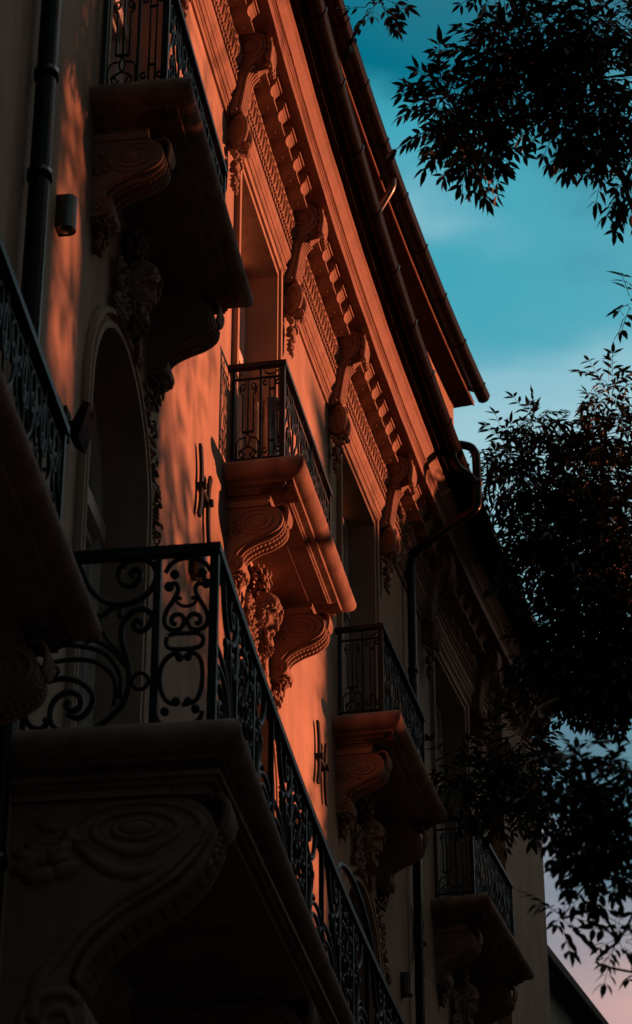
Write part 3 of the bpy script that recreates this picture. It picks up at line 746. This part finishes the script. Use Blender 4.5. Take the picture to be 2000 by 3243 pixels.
# ---- bearded masks on the arches
def mask():
    m = MB(); nu, nv = 120, 96
    g = lambda x, s: math.exp(-(x / s) ** 2)
    st = lambda x, a, b: max(0.0, min(1.0, (x - a) / (b - a)))
    q = Matrix.Rotation(R(18), 3, 'Y')
    def S(lo, la, off=0.0):
        al = abs(lo)
        d = Vector((math.cos(R(la)) * math.cos(R(lo)), math.cos(R(la)) * math.sin(R(lo)), math.sin(R(la))))
        k = st(la, 17, -12)
        nose = (0.07 + 0.25 * k) * g(lo, 6.5 + 4.5 * k) * (st(la, 30, 17) if la > 0 else 1) * st(la, -17.5, -12.5)
        r = 1.0 + nose
        r += 0.11 * g(la - 21 + 0.12 * al, 5) * g(al - 25, 19)
        r -= 0.17 * g(la - 9, 7.5) * g(al - 24, 11)
        r += 0.10 * g(la - 8, 4.0) * g(al - 24, 7.0) - 0.03 * g(la - 4.3, 1.5) * g(al - 24, 8)
        r += 0.07 * g(la + 6, 9) * g(al - 41, 11) - 0.05 * g(la + 14, 8) * g(al - 30, 8)
        r += 0.06 * g(la + 31, 3.0) * g(lo, 12) - 0.11 * g(la + 26.3, 2.4) * g(lo, 13) + 0.05 * g(la + 23, 2.5) * g(lo, 10)
        r += 0.10 * st(la, -34, -44) * st(al, 75, 45) + 0.10 * st(la, 36, 46) * st(al, 120, 60)
        v = Vector((d.x * r * 0.175, d.y * r * 0.150, d.z * r * 0.205)) * (1 + off)
        if la < -25: v.z -= 0.05 * min(1, (-25 - la) / 40)
        return (q @ v) * 0.92 + Vector((0.055, 0, 0.05))
    vs = [S(-180 + 360 * i / nu, -90 + 180 * j / nv) for j in range(nv + 1) for i in range(nu)]
    fs = [(j * nu + i, j * nu + (i + 1) % nu, (j + 1) * nu + (i + 1) % nu, (j + 1) * nu + i) for j in range(nv) for i in range(nu)]
    m.add(vs, fs, True)
    rnd = random.Random(21)
    taper = lambda n, r: [r * (0.55 + 0.45 * math.sin(math.pi * min(1, 0.25 + 0.75 * i / n))) * (1 - 0.75 * (i / n) ** 3) for i in range(n + 1)]
    h = MB()
    def lock(pts, r):
        p = crom(pts, 4); h.tube(p, taper(len(p) - 1, r), 6)
    for sg in (-1, 1):           # moustache, brows and the curling beard
        m.tube(*(lambda p: (p, taper(len(p) - 1, .016)))(crom([S(sg * 2, -19, .05), S(sg * 12, -22, .10), S(sg * 22, -29, .10), S(sg * 30, -39, .13), S(sg * 34, -42, .22)], 5)), 7)
        m.tube(*(lambda p: (p, taper(len(p) - 1, .011)))(crom([S(sg * 7, 18, .03), S(sg * 20, 24, .04), S(sg * 36, 20, .03), S(sg * 44, 14, .0)], 5)), 6)
        for i in range(26):
            lo = rnd.uniform(2, 74); la = -36 - rnd.random() * 26 + 0.34 * max(0, lo - 25)
            p = S(sg * lo, la, .04); tw = rnd.uniform(-1, 1)
            lock([p, p + Vector((.035, tw * .02, -.035)), p + Vector((.03, -tw * .02, -.075)), p + Vector((.045, -tw * .035, -.105)), p + Vector((.06, -tw * .015, -.115))], .020)
        for i in range(46):      # hair swept back from the brow
            la = rnd.uniform(30, 78); lo = rnd.uniform(2, 62)
            d1 = rnd.uniform(14, 26)
            lock([S(sg * lo, la, .10), S(sg * (lo + d1 * .6), la - d1 * .15, .20), S(sg * (lo + d1 * 1.3), la - d1 * .8, .17), S(sg * (lo + d1 * 1.9), la - d1 * 1.1, .24), S(sg * (lo + d1 * 2.1), la - d1 * 1.8, .16)], .021)
        for i in range(24):      # side curls over the ear
            la = rnd.uniform(-38, 30); lo = rnd.uniform(64, 88); p = S(sg * lo, la, .08)
            lock([p, p + Vector((.02, sg * .03, -.02)), p + Vector((-.005, sg * .045, -.05)), p + Vector((.02, sg * .02, -.075)), p + Vector((.03, sg * .03, -.06))], .018)
        for i in range(44):      # long locks spreading over the wall
            a = rnd.uniform(-0.28, 0.16); b = rnd.uniform(0.11, 0.38) * (1 - 0.9 * max(0, a)); tw = rnd.uniform(-1, 1)
            lock([Vector((0.09 - 0.16 * b, sg * b, a)), Vector((0.11 - 0.15 * b, sg * (b + 0.02 + .01 * tw), a - 0.03)), Vector((0.075 - 0.1 * b, sg * (b + 0.045), a - 0.055)), Vector((0.10 - 0.14 * b, sg * (b + 0.03 - .015 * tw), a - 0.085)), Vector((0.10 - 0.14 * b, sg * (b + 0.01), a - 0.08))], .017)
    for i in range(24):          # wreath over the brow
        an = -115 + 230 * i / 23
        carved(h, S(an, 40 + rnd.uniform(-6, 6) - abs(an) * .1, .20), .032, rnd, 1.2)
    u = MB()                     # fruit garland from the balcony down to the head
    for i in range(95):
        t = i / 94; w = 0.06 + 0.06 * math.sin(math.pi * (0.15 + 0.8 * t))
        carved(u, (0.03 + rnd.random() * 0.10, rnd.uniform(-w, w), 0.55 - 0.34 * t), rnd.uniform(.030, .046), rnd, .9)
    drs = []                     # garlands down both sides of the arch
    for sg in (-1, 1):
        dr = MB(); drs.append(dr)
        for i in range(90):
            t = i / 89; an = R(58 - 66 * t); rr = ARC_R + 0.24 - 0.02 * t
            w = (0.048 - 0.026 * t) * (0.75 + 0.5 * math.sin(t * 24))
            y = sg * (rr * math.cos(an) + rnd.uniform(-w, w)); z = rr * math.sin(an) - 1.26 + rnd.uniform(-.02, .02) - 0.06 * t
            carved(dr, (0.03 + rnd.random() * 0.05, y, z), rnd.uniform(.020, .034), rnd, .8)
    return m, h, u, drs[0], drs[1]
mk = mask(); first_m = None
for k in (1, 2, 3, 4):
    f = (ctr(k), 0.0, 10.29)
    if first_m is None:
        a = mk[0].build('carved_mask', M['stone'], house, f)
        first_m = (a, [mk[1].build('hair', M['stone'], a), mk[2].build('fruit_garland', M['stone'], a), mk[4].build('arch_garland', M['stone'], a)])
    else:
        a = copyo(first_m[0], house, f)
        for c in first_m[1]: copyo(c, a)

# ---- wall anchors (bowed iron ties)
def anchor():
    m = MB()
    for (y0, bow, z0, z1) in ((-0.20, -0.05, -0.30, 0.33), (0.17, 0.05, -0.35, 0.27)):
        pts = crom([(0.035, y0 + bow * 0.2, z1), (0.035, y0 - bow * 0.9, z1 * 0.5), (0.035, y0 - bow, 0), (0.035, y0 - bow * 0.9, z0 * 0.5), (0.035, y0 + bow * 0.2, z0)], 5)
        vs = []
        for p in pts:
            for dx, dy in ((-.012, -.032), (.012, -.032), (.012, .032), (-.012, .032)): vs.append((p.x + dx, p.y + dy, p.z))
        nn = len(pts); fs = [(i * 4 + k, i * 4 + (k + 1) % 4, (i + 1) * 4 + (k + 1) % 4, (i + 1) * 4 + k) for i in range(nn - 1) for k in range(4)] + [(3, 2, 1, 0), tuple((nn - 1) * 4 + k for k in range(4))]
        m.add(vs, fs)
        m.box(0.0, 0.075, y0 - bow - 0.022, y0 - bow + 0.022, -0.025, 0.025)
    m.box(0.02, 0.045, -0.18, 0.15, -0.02, 0.02)
    return m
an = anchor(); a0 = an.build('wall_anchor', M['iron'], house, (3.78, 0, 10.38))
copyo(a0, house, (3.78 + 4.93, 0, 10.38)); copyo(a0, house, (3.78 + 2 * BAY, 0, 10.38))

# ---- gutters, eaves and the storey above
def gutter(name, o, z, r, s0, s1, joints):
    m = MB(); ss = frange(s0, s1, 0.25); vs = []; n = 14
    prof = [(r * math.cos(R(a)), r * math.sin(R(a))) for a in [180 + 180 * i / (n - 1) for i in range(n)]] + [(r + 0.012, 0.008), (r + 0.008, 0.022), (r - 0.008, 0.018)]
    sweep(m, [(o + a, z + b) for a, b in prof], s0, s1, 0.25, TO, True, True)
    s = s0 + 0.45
    while s < s1:
        sweep(m, [(o + (r + .010) * math.cos(R(a)), z + (r + .010) * math.sin(R(a))) for a in range(180, 361, 15)] + [(o + r + .02, z + .03), (o - r, z + .03)], s, s + 0.045, 0.05, TO, True, True)
        s += joints
    return hp(m, name, M['zinc'])
gutter('gutter', 0.745, 16.035, 0.085, S_A, CE + 0.2, 1.02)
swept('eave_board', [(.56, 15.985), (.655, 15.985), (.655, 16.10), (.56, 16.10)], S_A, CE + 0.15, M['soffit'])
UE = 17.45
swept('upper_wall', [(-.30, 15.9), (-.30, 20.1)], S_A, UE, M['stucco'], caps=False)
uw_ = MB(); q = [W(UE, -.30, 15.9) - TO, W(UE, -6, 15.9) - TO, W(UE, -6, 20.1) - TO, W(UE, -.30, 20.1) - TO]
uw_.add(q, [(0, 1, 2, 3)]); hp(uw_, 'gable_wall', M['stucco'])
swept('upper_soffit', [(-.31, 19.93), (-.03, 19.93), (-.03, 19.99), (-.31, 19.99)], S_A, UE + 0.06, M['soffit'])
swept('upper_eave', [(-.028, 19.92), (-.012, 19.92), (-.012, 19.992), (-.028, 19.992)], S_A, UE + 0.07, M['fascia'])
gutter('upper_gutter', 0.115, 20.05, 0.090, S_A, UE + 0.10, 1.12)
swept('roof', [(.10, 20.10), (-4.5, 22.6), (-9, 20.2)], S_A, UE + 0.1, M['roof'], caps=False)
swept('lower_roof', [(.70, 16.06), (.62, 16.12), (-.30, 16.5)], S_A, CE + 0.15, M['roof'], caps=False)
lr = MB(); sweep(lr, [(-.3, 16.45), (-9, 17.5)], UE, S_B, 0.5, TO, False, False); hp(lr, 'far_roof', M['roof'])

# corner pavilion
PV = 17.55
swept('corner_pavilion', [(-.01, GROUND), (.17, GROUND), (.17, 14.35), (.20, 14.38), (.20, 14.43), (.24, 14.47), (.27, 14.55), (.30, 14.58), (.30, 14.66), (.19, 14.68), (.19, 15.55), (-.01, 15.55)], PV, S_B - 0.02, M['stucco'])

# ---- downpipes
def pipe(name, pts, r, collars=(), m='pipe', n=12):
    b = MB(); b.tube([p - TO for p in pts], r, n, True)
    for c in collars:
        b.tube([p - TO for p in c], r * 1.22, n, True)
    return hp(b, name, M[m])
def seg(s, o, z0, z1, n=24): return [W(s, o, z0 + (z1 - z0) * i / n) for i in range(n + 1)]
pipe('downpipe', seg(-1.66, 0.09, GROUND, 15.4) + [W(-1.66, 0.25, 15.6), W(-1.66, 0.74, 15.93)], 0.062, [seg(-1.66, 0.09, z, z + .06, 1) for z in (3, 5, 7.1, 9.25, 10.0, 12.1, 14.2)])
pts = [W(12.55, 0.72, 16.16), W(12.62, 0.90, 16.14), W(12.66, 0.955, 16.08), W(12.66, 0.975, 15.98), W(12.66, 0.975, 15.45), W(12.66, 0.96, 15.34), W(12.66, 0.90, 15.27), W(12.75, 0.55, 15.13), W(12.9, 0.22, 15.01), W(12.95, 0.14, 14.97), W(12.97, 0.105, 14.88), W(12.98, 0.10, 14.76)]
pipe('downpipe', [Vector(p) for p in crom(pts, 3)] + seg(12.98, 0.10, 14.7, GROUND), 0.051, [seg(12.98, .10, 13.45, 13.51, 1), seg(12.98, .10, 11.5, 11.56, 1), [W(12.66, .975, 15.62), W(12.66, .975, 15.68)]])
pipe('outlet_pipe', crom([W(12.45, 0.745, 16.0), W(12.45, 0.75, 15.88), W(12.5, 0.80, 15.78), W(12.58, 0.92, 15.69), W(12.66, 0.97, 15.60)], 4), 0.047)
pipe('outlet_pipe', crom([W(12.3, 0.12, 20.0), W(12.3, 0.11, 19.86), W(12.35, 0.0, 19.7), W(12.45, -0.2, 19.45), W(12.45, -0.22, 19.2), W(12.45, -0.22, 16.5)], 4), 0.045, (), 'lampmetal')

# ------------------------------------------------------------------ things on the building
def wall_lamp(s, z, label):
    e = tag(empty('wall_lamp', W(s, 0, z)), label, 'wall lamp', 'wall lamps on the facade')
    e.rotation_euler = (0, 0, -heading(s))
    b = MB(); pr = [(0.0, -0.055), (0.065, -0.055)] + [(0.065 + 0.055 * math.sin(R(a)), -0.055 * math.cos(R(a))) for a in range(15, 166, 15)] + [(0.065, 0.055), (0.0, 0.055)]
    n = len(pr); v = [(x, y, 0) for x, y in pr] + [(x, y, 0.24) for x, y in pr]
    b.add(v, [(i, (i + 1) % n, n + (i + 1) % n, n + i) for i in range(n)], True)
    b.add([(x, y, 0.225) for x, y in pr], [tuple(range(n))]); b.add([(x, y, 0.015) for x, y in pr], [tuple(range(n - 1, -1, -1))])
    b.build('housing', M['lampmetal'], e)
    l = MB(); l.tube([(0.06, 0, -0.002), (0.06, 0, 0.02)], 0.035, 14); l.build('lens', M['glass'], e)
    return e
wall_lamp(-0.84, 9.50, 'half-round metal wall lamp beside the left downpipe, near the top left balcony')
wall_lamp(3.5, 9.50, 'half-round metal wall lamp behind the scrolled railing of the long lower balcony')
wall_lamp(12.55, 9.47, 'half-round metal wall lamp low on the dark wall beside the right downpipe')

dm = tag(empty('metal_drum', W(5.0, 0.30, B_Z)), 'shiny metal drum with lid standing inside the railing of the middle balcony', 'drum')
b = MB(); b.tube([(0, 0, 0.0), (0, 0, 0.03), (0, 0, 0.05), (0, 0, 0.74), (0, 0, 0.76), (0, 0, 0.78)], [0.12, 0.12, 0.113, 0.113, 0.122, 0.122], 24, True)
b.build('body', M['drum'], dm)
b = MB(); b.tube([(0, 0, 0.782), (0, 0, 0.80), (0, 0, 0.825)], [0.125, 0.11, 0.03], 24, True); b.build('lid', M['drum'], dm)
sp = tag(empty('wall_spotlight', W(-0.35, 0.0, 8.42)), 'black flood light on a bracket beside the nearest arched window', 'flood light')
sp.rotation_euler = (0, 0, -heading(-0.35))
b = MB(); b.box(0.0, 0.02, -0.06, 0.06, -0.1, 0.1); b.tube([(0, 0, 0), (0.12, 0, 0.02), (0.16, 0, 0.06)], 0.018, 8); b.build('bracket', M['black'], sp)
b = MB(); b.add([(0.04, -0.10, -0.10), (0.13, -0.10, 0.10), (0.17, -0.10, 0.08), (0.11, -0.10, -0.16), (0.04, 0.10, -0.10), (0.13, 0.10, 0.10), (0.17, 0.10, 0.08), (0.11, 0.10, -0.16)],
              [(0, 1, 2, 3), (7, 6, 5, 4), (0, 4, 5, 1), (1, 5, 6, 2), (2, 6, 7, 3), (3, 7, 4, 0)]); b.build('head', M['black'], sp)

# ------------------------------------------------------------------ unseen shade houses across the street, then the neighbour
def block_house(name, label, base, L_, D_, H_, az, m, floors, cols, roof_h=2.2, ov=0.5):
    e = tag(empty(name, base), label, 'building'); e.rotation_euler = (0, 0, -R(az))   # local y runs along the street
    b = MB(); b.box(0, D_, 0, L_, 0, H_); b.build('wall', m, e)
    r = MB(); x0, x1, y0, y1 = -ov, D_ + ov, -ov, L_ + ov
    r.add([(x0, y0, H_), (x1, y0, H_), (x1, y1, H_), (x0, y1, H_), (x0, y0, H_ + .18), (x1, y0, H_ + .18), (x1, y1, H_ + .18), (x0, y1, H_ + .18), ((x0 + x1) / 2, y0 + D_ / 2, H_ + roof_h), ((x0 + x1) / 2, y1 - D_ / 2, H_ + roof_h)],
          [(3, 2, 1, 0), (0, 1, 5, 4), (1, 2, 6, 5), (2, 3, 7, 6), (3, 0, 4, 7), (4, 5, 8), (5, 6, 9, 8), (6, 7, 9), (7, 4, 8, 9)])
    r.build('roof', M['roof'], e)
    for side in (0, 1):
        for f in range(floors):
            for c in range(cols):
                w = L_ / cols; y = w * (c + .5); z = H_ / floors * (f + .35)
                w_ = MB(); hx = 0.55; hz = H_ / floors * 0.5
                xx = 0 if side == 0 else D_; sg = -1 if side == 0 else 1
                a_, b_ = sorted((xx + sg * 0.002, xx + sg * 0.06))
                for (p, q, r0, r1) in ((-hx - .08, -hx, 0, hz), (hx, hx + .08, 0, hz), (-hx - .08, hx + .08, hz, hz + .1), (-hx - .12, hx + .12, -.1, 0), (-.04, .04, 0, hz)):
                    w_.box(a_, b_, y + p, y + q, z + r0, z + r1)
                wo = w_.build('window', M['paint'], e)
                g = MB(); a2, b2 = sorted((xx + sg * 0.002, xx + sg * 0.02)); g.box(a2, b2, y - hx, y + hx, z, z + hz); g.build('pane', M['glass'], wo)
    return e
def across(name, label, w, x, L_, top, fl, co):     # unseen house added to shade the facade; w is measured square to the sun
    cz, sz = math.cos(R(SUN_AZ)), math.sin(R(SUN_AZ))
    return block_house(name, label, Vector((x, (x * cz - w) / sz, GROUND)), L_, 8, top - GROUND, SUN_AZ - 90, M['grey'], fl, co, 1.0, 0.0)
across('opposite_shade_house', 'unseen tall grey house added across the street to shade the wall by the left downpipe', -2.4, 13, 9.85, 18.5, 5, 3)
across('opposite_shade_house', 'unseen slim grey house added across the street to shade the nearest arched window', -12.6, 14, 2.37, 12.6, 3, 1)
across('opposite_shade_house', 'unseen low grey house added across the street to shade the wall below the middle balcony', -12.0, 22.5, 7.9, 9.2, 2, 3)
across('opposite_shade_house', 'unseen narrow grey house added across the street to shade the wall by the right downpipe', -20.3, 15, 3.3, 14.2, 4, 1)
across('opposite_shade_house', 'unseen tall grey house added across the street to shade the far bay', -23.5, 16, 18, 18.2, 5, 5)

# house beyond the corner
NP = Vector((3.39, 36.0, GROUND))
NZ = 13.9 - GROUND
_e = Vector((math.cos(R(19.9)), -math.sin(R(19.9)), 0))
nb = tag(empty('neighbour_house', NP), 'pale house with dark overhanging eave beyond the far corner of the ornate facade', 'building')
nb.rotation_euler = (0, 0, -R(19.9))
b = MB(); b.box(-8.6, -0.30, -1.5, 14, 0, NZ - 0.1); b.build('wall', M['pale'], nb)
b = MB(); b.prism([(-0.32, NZ - .16), (-0.12, NZ - .12), (-0.12, NZ - .02), (0.0, NZ - .02), (0.0, NZ + .12), (-4.6, NZ + 2.6), (-9.2, NZ + .1)], -1.8, 14.4); b.build('roof', M['roof'], nb)
for y in (0.3, 3.4, 6.5, 9.6):
    w_ = MB()
    for (p, q, r0, r1) in ((0, .10, 0, 2.3), (1.2, 1.3, 0, 2.3), (-.1, 1.4, 2.3, 2.42), (-.1, 1.4, -.12, 0), (.61, .69, 0, 2.3), (0.1, 1.2, 1.5, 1.57)): w_.box(-0.298, -0.23, y + p, y + q, NZ - 3.4 + r0, NZ - 3.4 + r1)
    wo = w_.build('window', M['paint'], nb)
    g = MB(); g.box(-0.297, -0.28, y + .05, y + 1.25, NZ - 3.4, NZ - 1.1); g.build('pane', M['glass'], wo)

# ------------------------------------------------------------------ ground
gm = MB(); gm.add([(-600, -600, GROUND), (600, -600, GROUND), (600, 600, GROUND), (-600, 600, GROUND)], [(0, 1, 2, 3)])
tag(gm.build('road', M['asphalt']), None, None, None, 'structure')
pv = MB(); sweep(pv, [(-.05, GROUND + .13), (2.0, GROUND + .13), (2.0, GROUND - .02)], S_A, 33, .6, Vector((0, 0, 0)), False, False)
tag(pv.build('pavement', M['grey']), None, None, None, 'structure')

# ------------------------------------------------------------------ trees (ash-like, compound leaves)
PIT = R(30.7227)
def ray(px, py, d):      # point seen at (px, py) of the 1512-wide photograph, d metres out along the ground
    x = (px - 756) / 6209.0; y = (1226 - py) / 6209.0
    fy = math.cos(PIT) - y * math.sin(PIT); fz = math.sin(PIT) + y * math.cos(PIT)
    return Vector((x / fy * d, d, fz / fy * d))
def leaflet(mb, p, d, up, L_, w):
    d = d.normalized(); sd = d.cross(up); sd = sd.normalized() if sd.length > 1e-5 else d.orthogonal().normalized()
    nn = sd.cross(d).normalized(); cv = -nn * L_ * 0.10
    b = len(mb.v)
    v = [p, p + d * L_ * .30 + sd * w * .46 + nn * w * .12, p + d * L_ * .30 - sd * w * .46 + nn * w * .12, p + d * L_ * .62 + sd * w * .42 + cv * .5 + nn * w * .1, p + d * L_ * .62 - sd * w * .42 + cv * .5 + nn * w * .1, p + d * L_ + cv * 1.5, p + d * L_ * .32, p + d * L_ * .62 + cv * .5]
    mb.add(v, [(0, 1, 6), (0, 6, 2), (1, 3, 7, 6), (6, 7, 4, 2), (3, 5, 7), (7, 5, 4)], True)
def compound(mb, p, d, rnd, sc=1.0, wd=1.0):
    n = rnd.choice((2, 3, 3, 4)); L_ = rnd.uniform(.75, 1.2) * .085 * sc
    d = d.normalized(); up = Vector((rnd.uniform(-.5, .5), rnd.uniform(-.5, .5), 1)); sd = d.cross(up)
    if sd.length < 1e-4: sd = d.orthogonal()
    sd.normalize(); step = L_ * rnd.uniform(.55, .75)
    pts = [p]
    q = Vector(p)
    for i in range(n):
        q = q + d * step; d = (d + Vector((0, 0, -.10))).normalized(); pts.append(Vector(q))
        for sg in (-1, 1):
            if rnd.random() < .06: continue
            ld = (d * rnd.uniform(.55, .9) + sd * sg * rnd.uniform(.7, 1.0) + Vector((0, 0, rnd.uniform(-.5, .05)))).normalized()
            leaflet(mb, q + sd * sg * .004, ld, up, L_ * rnd.uniform(.8, 1.1), L_ * rnd.uniform(.28, .38) * wd)
    leaflet(mb, q, d, up, L_ * rnd.uniform(1.0, 1.25), L_ * rnd.uniform(.30, .38) * wd)
    mb.tube(pts, .0022 * sc, 3, False, False, False)
def tree(name, label, base, trunk, clusters, rnd, sc=1.0, wd=1.0, lk=1.0):
    e = tag(empty(name, base), label, 'tree', 'street trees')
    tk = MB(); pts = [Vector(q) - base for q in trunk]
    tk.tube(crom(pts, 4), [0.20 - 0.12 * i / ((len(pts) - 1) * 4) for i in range((len(pts) - 1) * 4 + 1)], 10)
    tr = tk.build('trunk', M['bark'], e)
    cw = MB(); lb_ = MB()
    nodes = [Vector(q) for q in pts[1:]]
    clusters = sorted(clusters, key=lambda q: min((q[0] - base - p).length for p in pts[1:]))
    for (c, rad, n) in clusters:
        c = c - base
        j = min(nodes, key=lambda q: (q - c).length)
        nodes.append(c)
        mid = (j + c) / 2 + Vector((rnd.uniform(-.15, .15), rnd.uniform(-.15, .15), rnd.uniform(-.02, .12)))
        ln = crom([j, mid, c], 6); w0 = lk * (0.012 + 0.010 * min(2.5, (j - c).length))
        lb_.tube(ln, [w0 - (w0 - .006) * i / (len(ln) - 1) for i in range(len(ln))], 6)
        for _ in range(n):
            while True:
                d = Vector((rnd.uniform(-1, 1), rnd.uniform(-1, 1), rnd.uniform(-1, 1)))
                if .02 < d.length < 1: break
            k = d.length ** 0.25
            d2 = d.normalized() * (k if rnd.random() < .72 else d.length)
            p = c + Vector((d2.x * rad[0], d2.y * rad[1], d2.z * rad[2])) * 0.86
            dirn = (d.normalized() * .9 + Vector((rnd.uniform(-.6, .6), rnd.uniform(-.6, .6), rnd.uniform(-.7, .3)))).normalized()
            compound(cw, p, dirn, rnd, sc, wd)
            if rnd.random() < .35: lb_.tube([c + (p - c) * .25, c + (p - c) * .7 + Vector((0, 0, .03)), p], [.008, .006, .003], 4, False, False, False)
    cw.build('crown', M['leaf'], e); lb_.build('branches', M['bark'], e)
    return e
def cl(px, py, d, rx, ry, n, depth=1.0):
    c = ray(px, py, d); Zc = d * math.cos(PIT) + c.z * math.sin(PIT); k = Zc / 6209.0
    return (c, (rx * k, max(rx, ry) * k * depth, ry * k * 1.12), n)
rnd = random.Random(4)
D1 = 14.0
tA = [(3.6, 13.6, GROUND), (3.55, 13.7, 3), (3.5, 13.9, 6.5), (3.3, 14.0, 9.5), (3.0, 14.2, 11.8), (2.9, 14.2, 13.2)]
clA = [cl(1105, 290, D1, 105, 120, 46), cl(1065, 235, D1, 70, 70, 18), cl(1125, 370, D1, 80, 60, 22), cl(1215, 200, D1, 95, 95, 44), cl(1180, 135, D1, 70, 45, 16), cl(1300, 110, D1, 120, 105, 50), cl(1235, 45, D1, 60, 50, 14),
       cl(1420, 190, D1, 110, 120, 52), cl(1400, 300, D1, 85, 80, 36), cl(1345, 290, D1, 45, 60, 10), cl(1470, 360, D1, 55, 50, 14), cl(1505, 440, D1, 30, 60, 12), cl(905, 5, D1, 62, 36, 10), cl(1190, -25, D1, 60, 40, 6), cl(1600, 520, D1, 10, 10, 0), cl(1585, 650, D1, 10, 10, 0), cl(1510, 720, D1, 22, 30, 3), cl(1450, 50, D1, 90, 80, 30)]
clA = [(c, tuple(q * .68 for q in r_), int(n_ * 2.1)) for c, r_, n_ in clA]
def shade(s, z, r_, n_, t=6.6): return (W(s, 0, z) + sdir * t, (r_, r_, r_ * .9), n_)  # leaf cluster added sunward of a wall spot to shade it
for q in ((1.5, 12.6, .6, 130), (1.5, 13.7, .6, 130), (-.5, 11.6, .7, 300), (-.5, 12.9, .7, 300), (-.5, 14.2, .7, 260), (2.2, 9.5, .6, 120), (2.3, 11.2, .5, 90), (-.4, 8.6, .3, 30), (-.42, 9.3, .3, 50), (-.6, 10.4, .45, 170), (2.7, 10.2, .5, 110), (3.4, 11.3, .3, 16), (3.9, 11.9, .25, 10), (1.2, 13.2, .9, 130), (-.4, 15, .8, 110), (1.0, 14.6, .6, 60), (2.4, 12.9, .55, 46), (0.6, 14.6, .7, 60), (2.4, 14.4, .6, 40), (3.6, 14.5, .5, 22), (2.6, 15.6, .5, 26), (4.0, 15.7, .5, 20)):
    clA.append(shade(*q))
tree('street_tree', 'dark leafy street tree hanging its branches into the top right corner of the sky', Vector(tA[0]), tA, clA, rnd, 1.2)
D2 = 27.5
tB = [(6.2, 28.2, GROUND), (6.1, 28.1, 4), (5.9, 28.0, 9), (5.6, 27.9, 13), (5.2, 27.7, 16), (5.0, 27.6, 17.5)]
clB = [cl(1460, 950, D2, 45, 65, 16), cl(1450, 1040, D2, 70, 60, 26), cl(1275, 1010, D2, 38, 28, 14), cl(1325, 1035, D2, 40, 26, 14), cl(1375, 1060, D2, 45, 34, 16), cl(1215, 1085, D2, 42, 40, 16), cl(1245, 1150, D2, 60, 52, 26), cl(1320, 1165, D2, 80, 62, 44), cl(1420, 1150, D2, 100, 90, 70), cl(1195, 1160, D2, 32, 40, 10),
       cl(1300, 1260, D2, 90, 70, 56), cl(1400, 1290, D2, 110, 100, 100), cl(1485, 1250, D2, 70, 130, 70), cl(1230, 1290, D2, 48, 60, 22), cl(1250, 1370, D2, 45, 50, 18), cl(1330, 1390, D2, 45, 45, 12), cl(1420, 1420, D2, 100, 80, 70), cl(1490, 1450, D2, 60, 120, 70), cl(1310, 1470, D2, 60, 45, 24), cl(1400, 1530, D2, 110, 80, 80), cl(1480, 1600, D2, 80, 110, 80), cl(1350, 1600, D2, 90, 70, 56), cl(1430, 1650, D2, 90, 50, 60), cl(1350, 1330, D2, 120, 120, 60), cl(1440, 1560, D2, 110, 110, 60), cl(1290, 1560, D2, 60, 60, 24), cl(1360, 1665, D2, 40, 30, 12)]
for (px, py, rx, ry, n_) in ((1190, 1850, 75, 45, 30), (1110, 1870, 60, 32, 16), (1220, 1930, 80, 60, 36), (1150, 1930, 50, 30, 10), (1270, 1850, 60, 70, 34), (1250, 1760, 50, 45, 16)):
    clB.append(cl(px, py, 25.3, rx * .9, ry * .9, max(4, int(n_ * .75))))
tree('street_tree', 'bushy street tree right of the eave, its leaves catching some orange light', Vector(tB[0]), tB, [(c, tuple(q * .70 for q in r_), int(n_ * 2.2)) for c, r_, n_ in clB], rnd, 1.65)
D3 = 11.0
tC = [(3.3, 10.6, GROUND), (3.2, 10.6, 1.5), (3.0, 10.7, 3.4), (2.6, 10.8, 5.0), (2.3, 11.0, 6.3)]
tD = [(5.6, 20.5, GROUND), (5.6, 20.5, 3.5), (5.7, 20.8, 7), (5.9, 21.2, 9.5), (6.0, 22, 12.5)]
clC = [cl(1385, 1800, D3, 60, 40, 9), cl(1350, 1850, D3, 30, 30, 5), cl(1410, 1890, D3, 70, 50, 16), cl(1490, 1850, D3, 30, 50, 9), cl(1490, 1970, D3, 50, 80, 26), cl(1410, 1990, D3, 70, 50, 20), cl(1430, 2070, D3, 60, 45, 15), cl(1375, 2040, D3, 30, 35, 5), cl(1505, 2060, D3, 30, 50, 10), cl(1345, 2200, D3, 18, 25, 4), cl(1480, 2255, D3, 28, 28, 7), cl(1525, 2330, D3, 20, 20, 2), cl(1352, 1960, D3, 25, 30, 4)]
clC = [(c, tuple(q * .75 for q in r_), int(n_ * 2.2)) for c, r_, n_ in clC]
clD = []
for q in ((3.0, 8.6, .9, 240), (3.4, 9.7, .6, 170), (4.2, 8.8, .8, 200), (4.3, 9.7, .5, 60), (7.9, 8.6, .5, 40), (5.6, 8.2, .7, 70), (7.4, 8.0, .6, 50), (8.9, 8.6, .6, 60), (9.2, 10.0, .6, 60), (9.5, 11.4, .6, 60), (9.0, 12.6, .5, 40), (10.3, 13.9, .6, 40), (11.6, 14.3, .6, 46), (12.6, 14.9, .5, 36), (9.4, 14.0, .4, 20)):
    clD.append(shade(*q))
tree('street_tree', 'leafy street tree low on the right, black sprays against the pink sky', Vector(tC[0]), tC, clC, rnd, .82, 1.35, .5)
tree('street_tree', 'unseen tree added right of the view to dapple the wall beside the middle balcony', Vector(tD[0]), tD, clD, rnd, 1.5)  # tree added out of view so its crown shades the wall
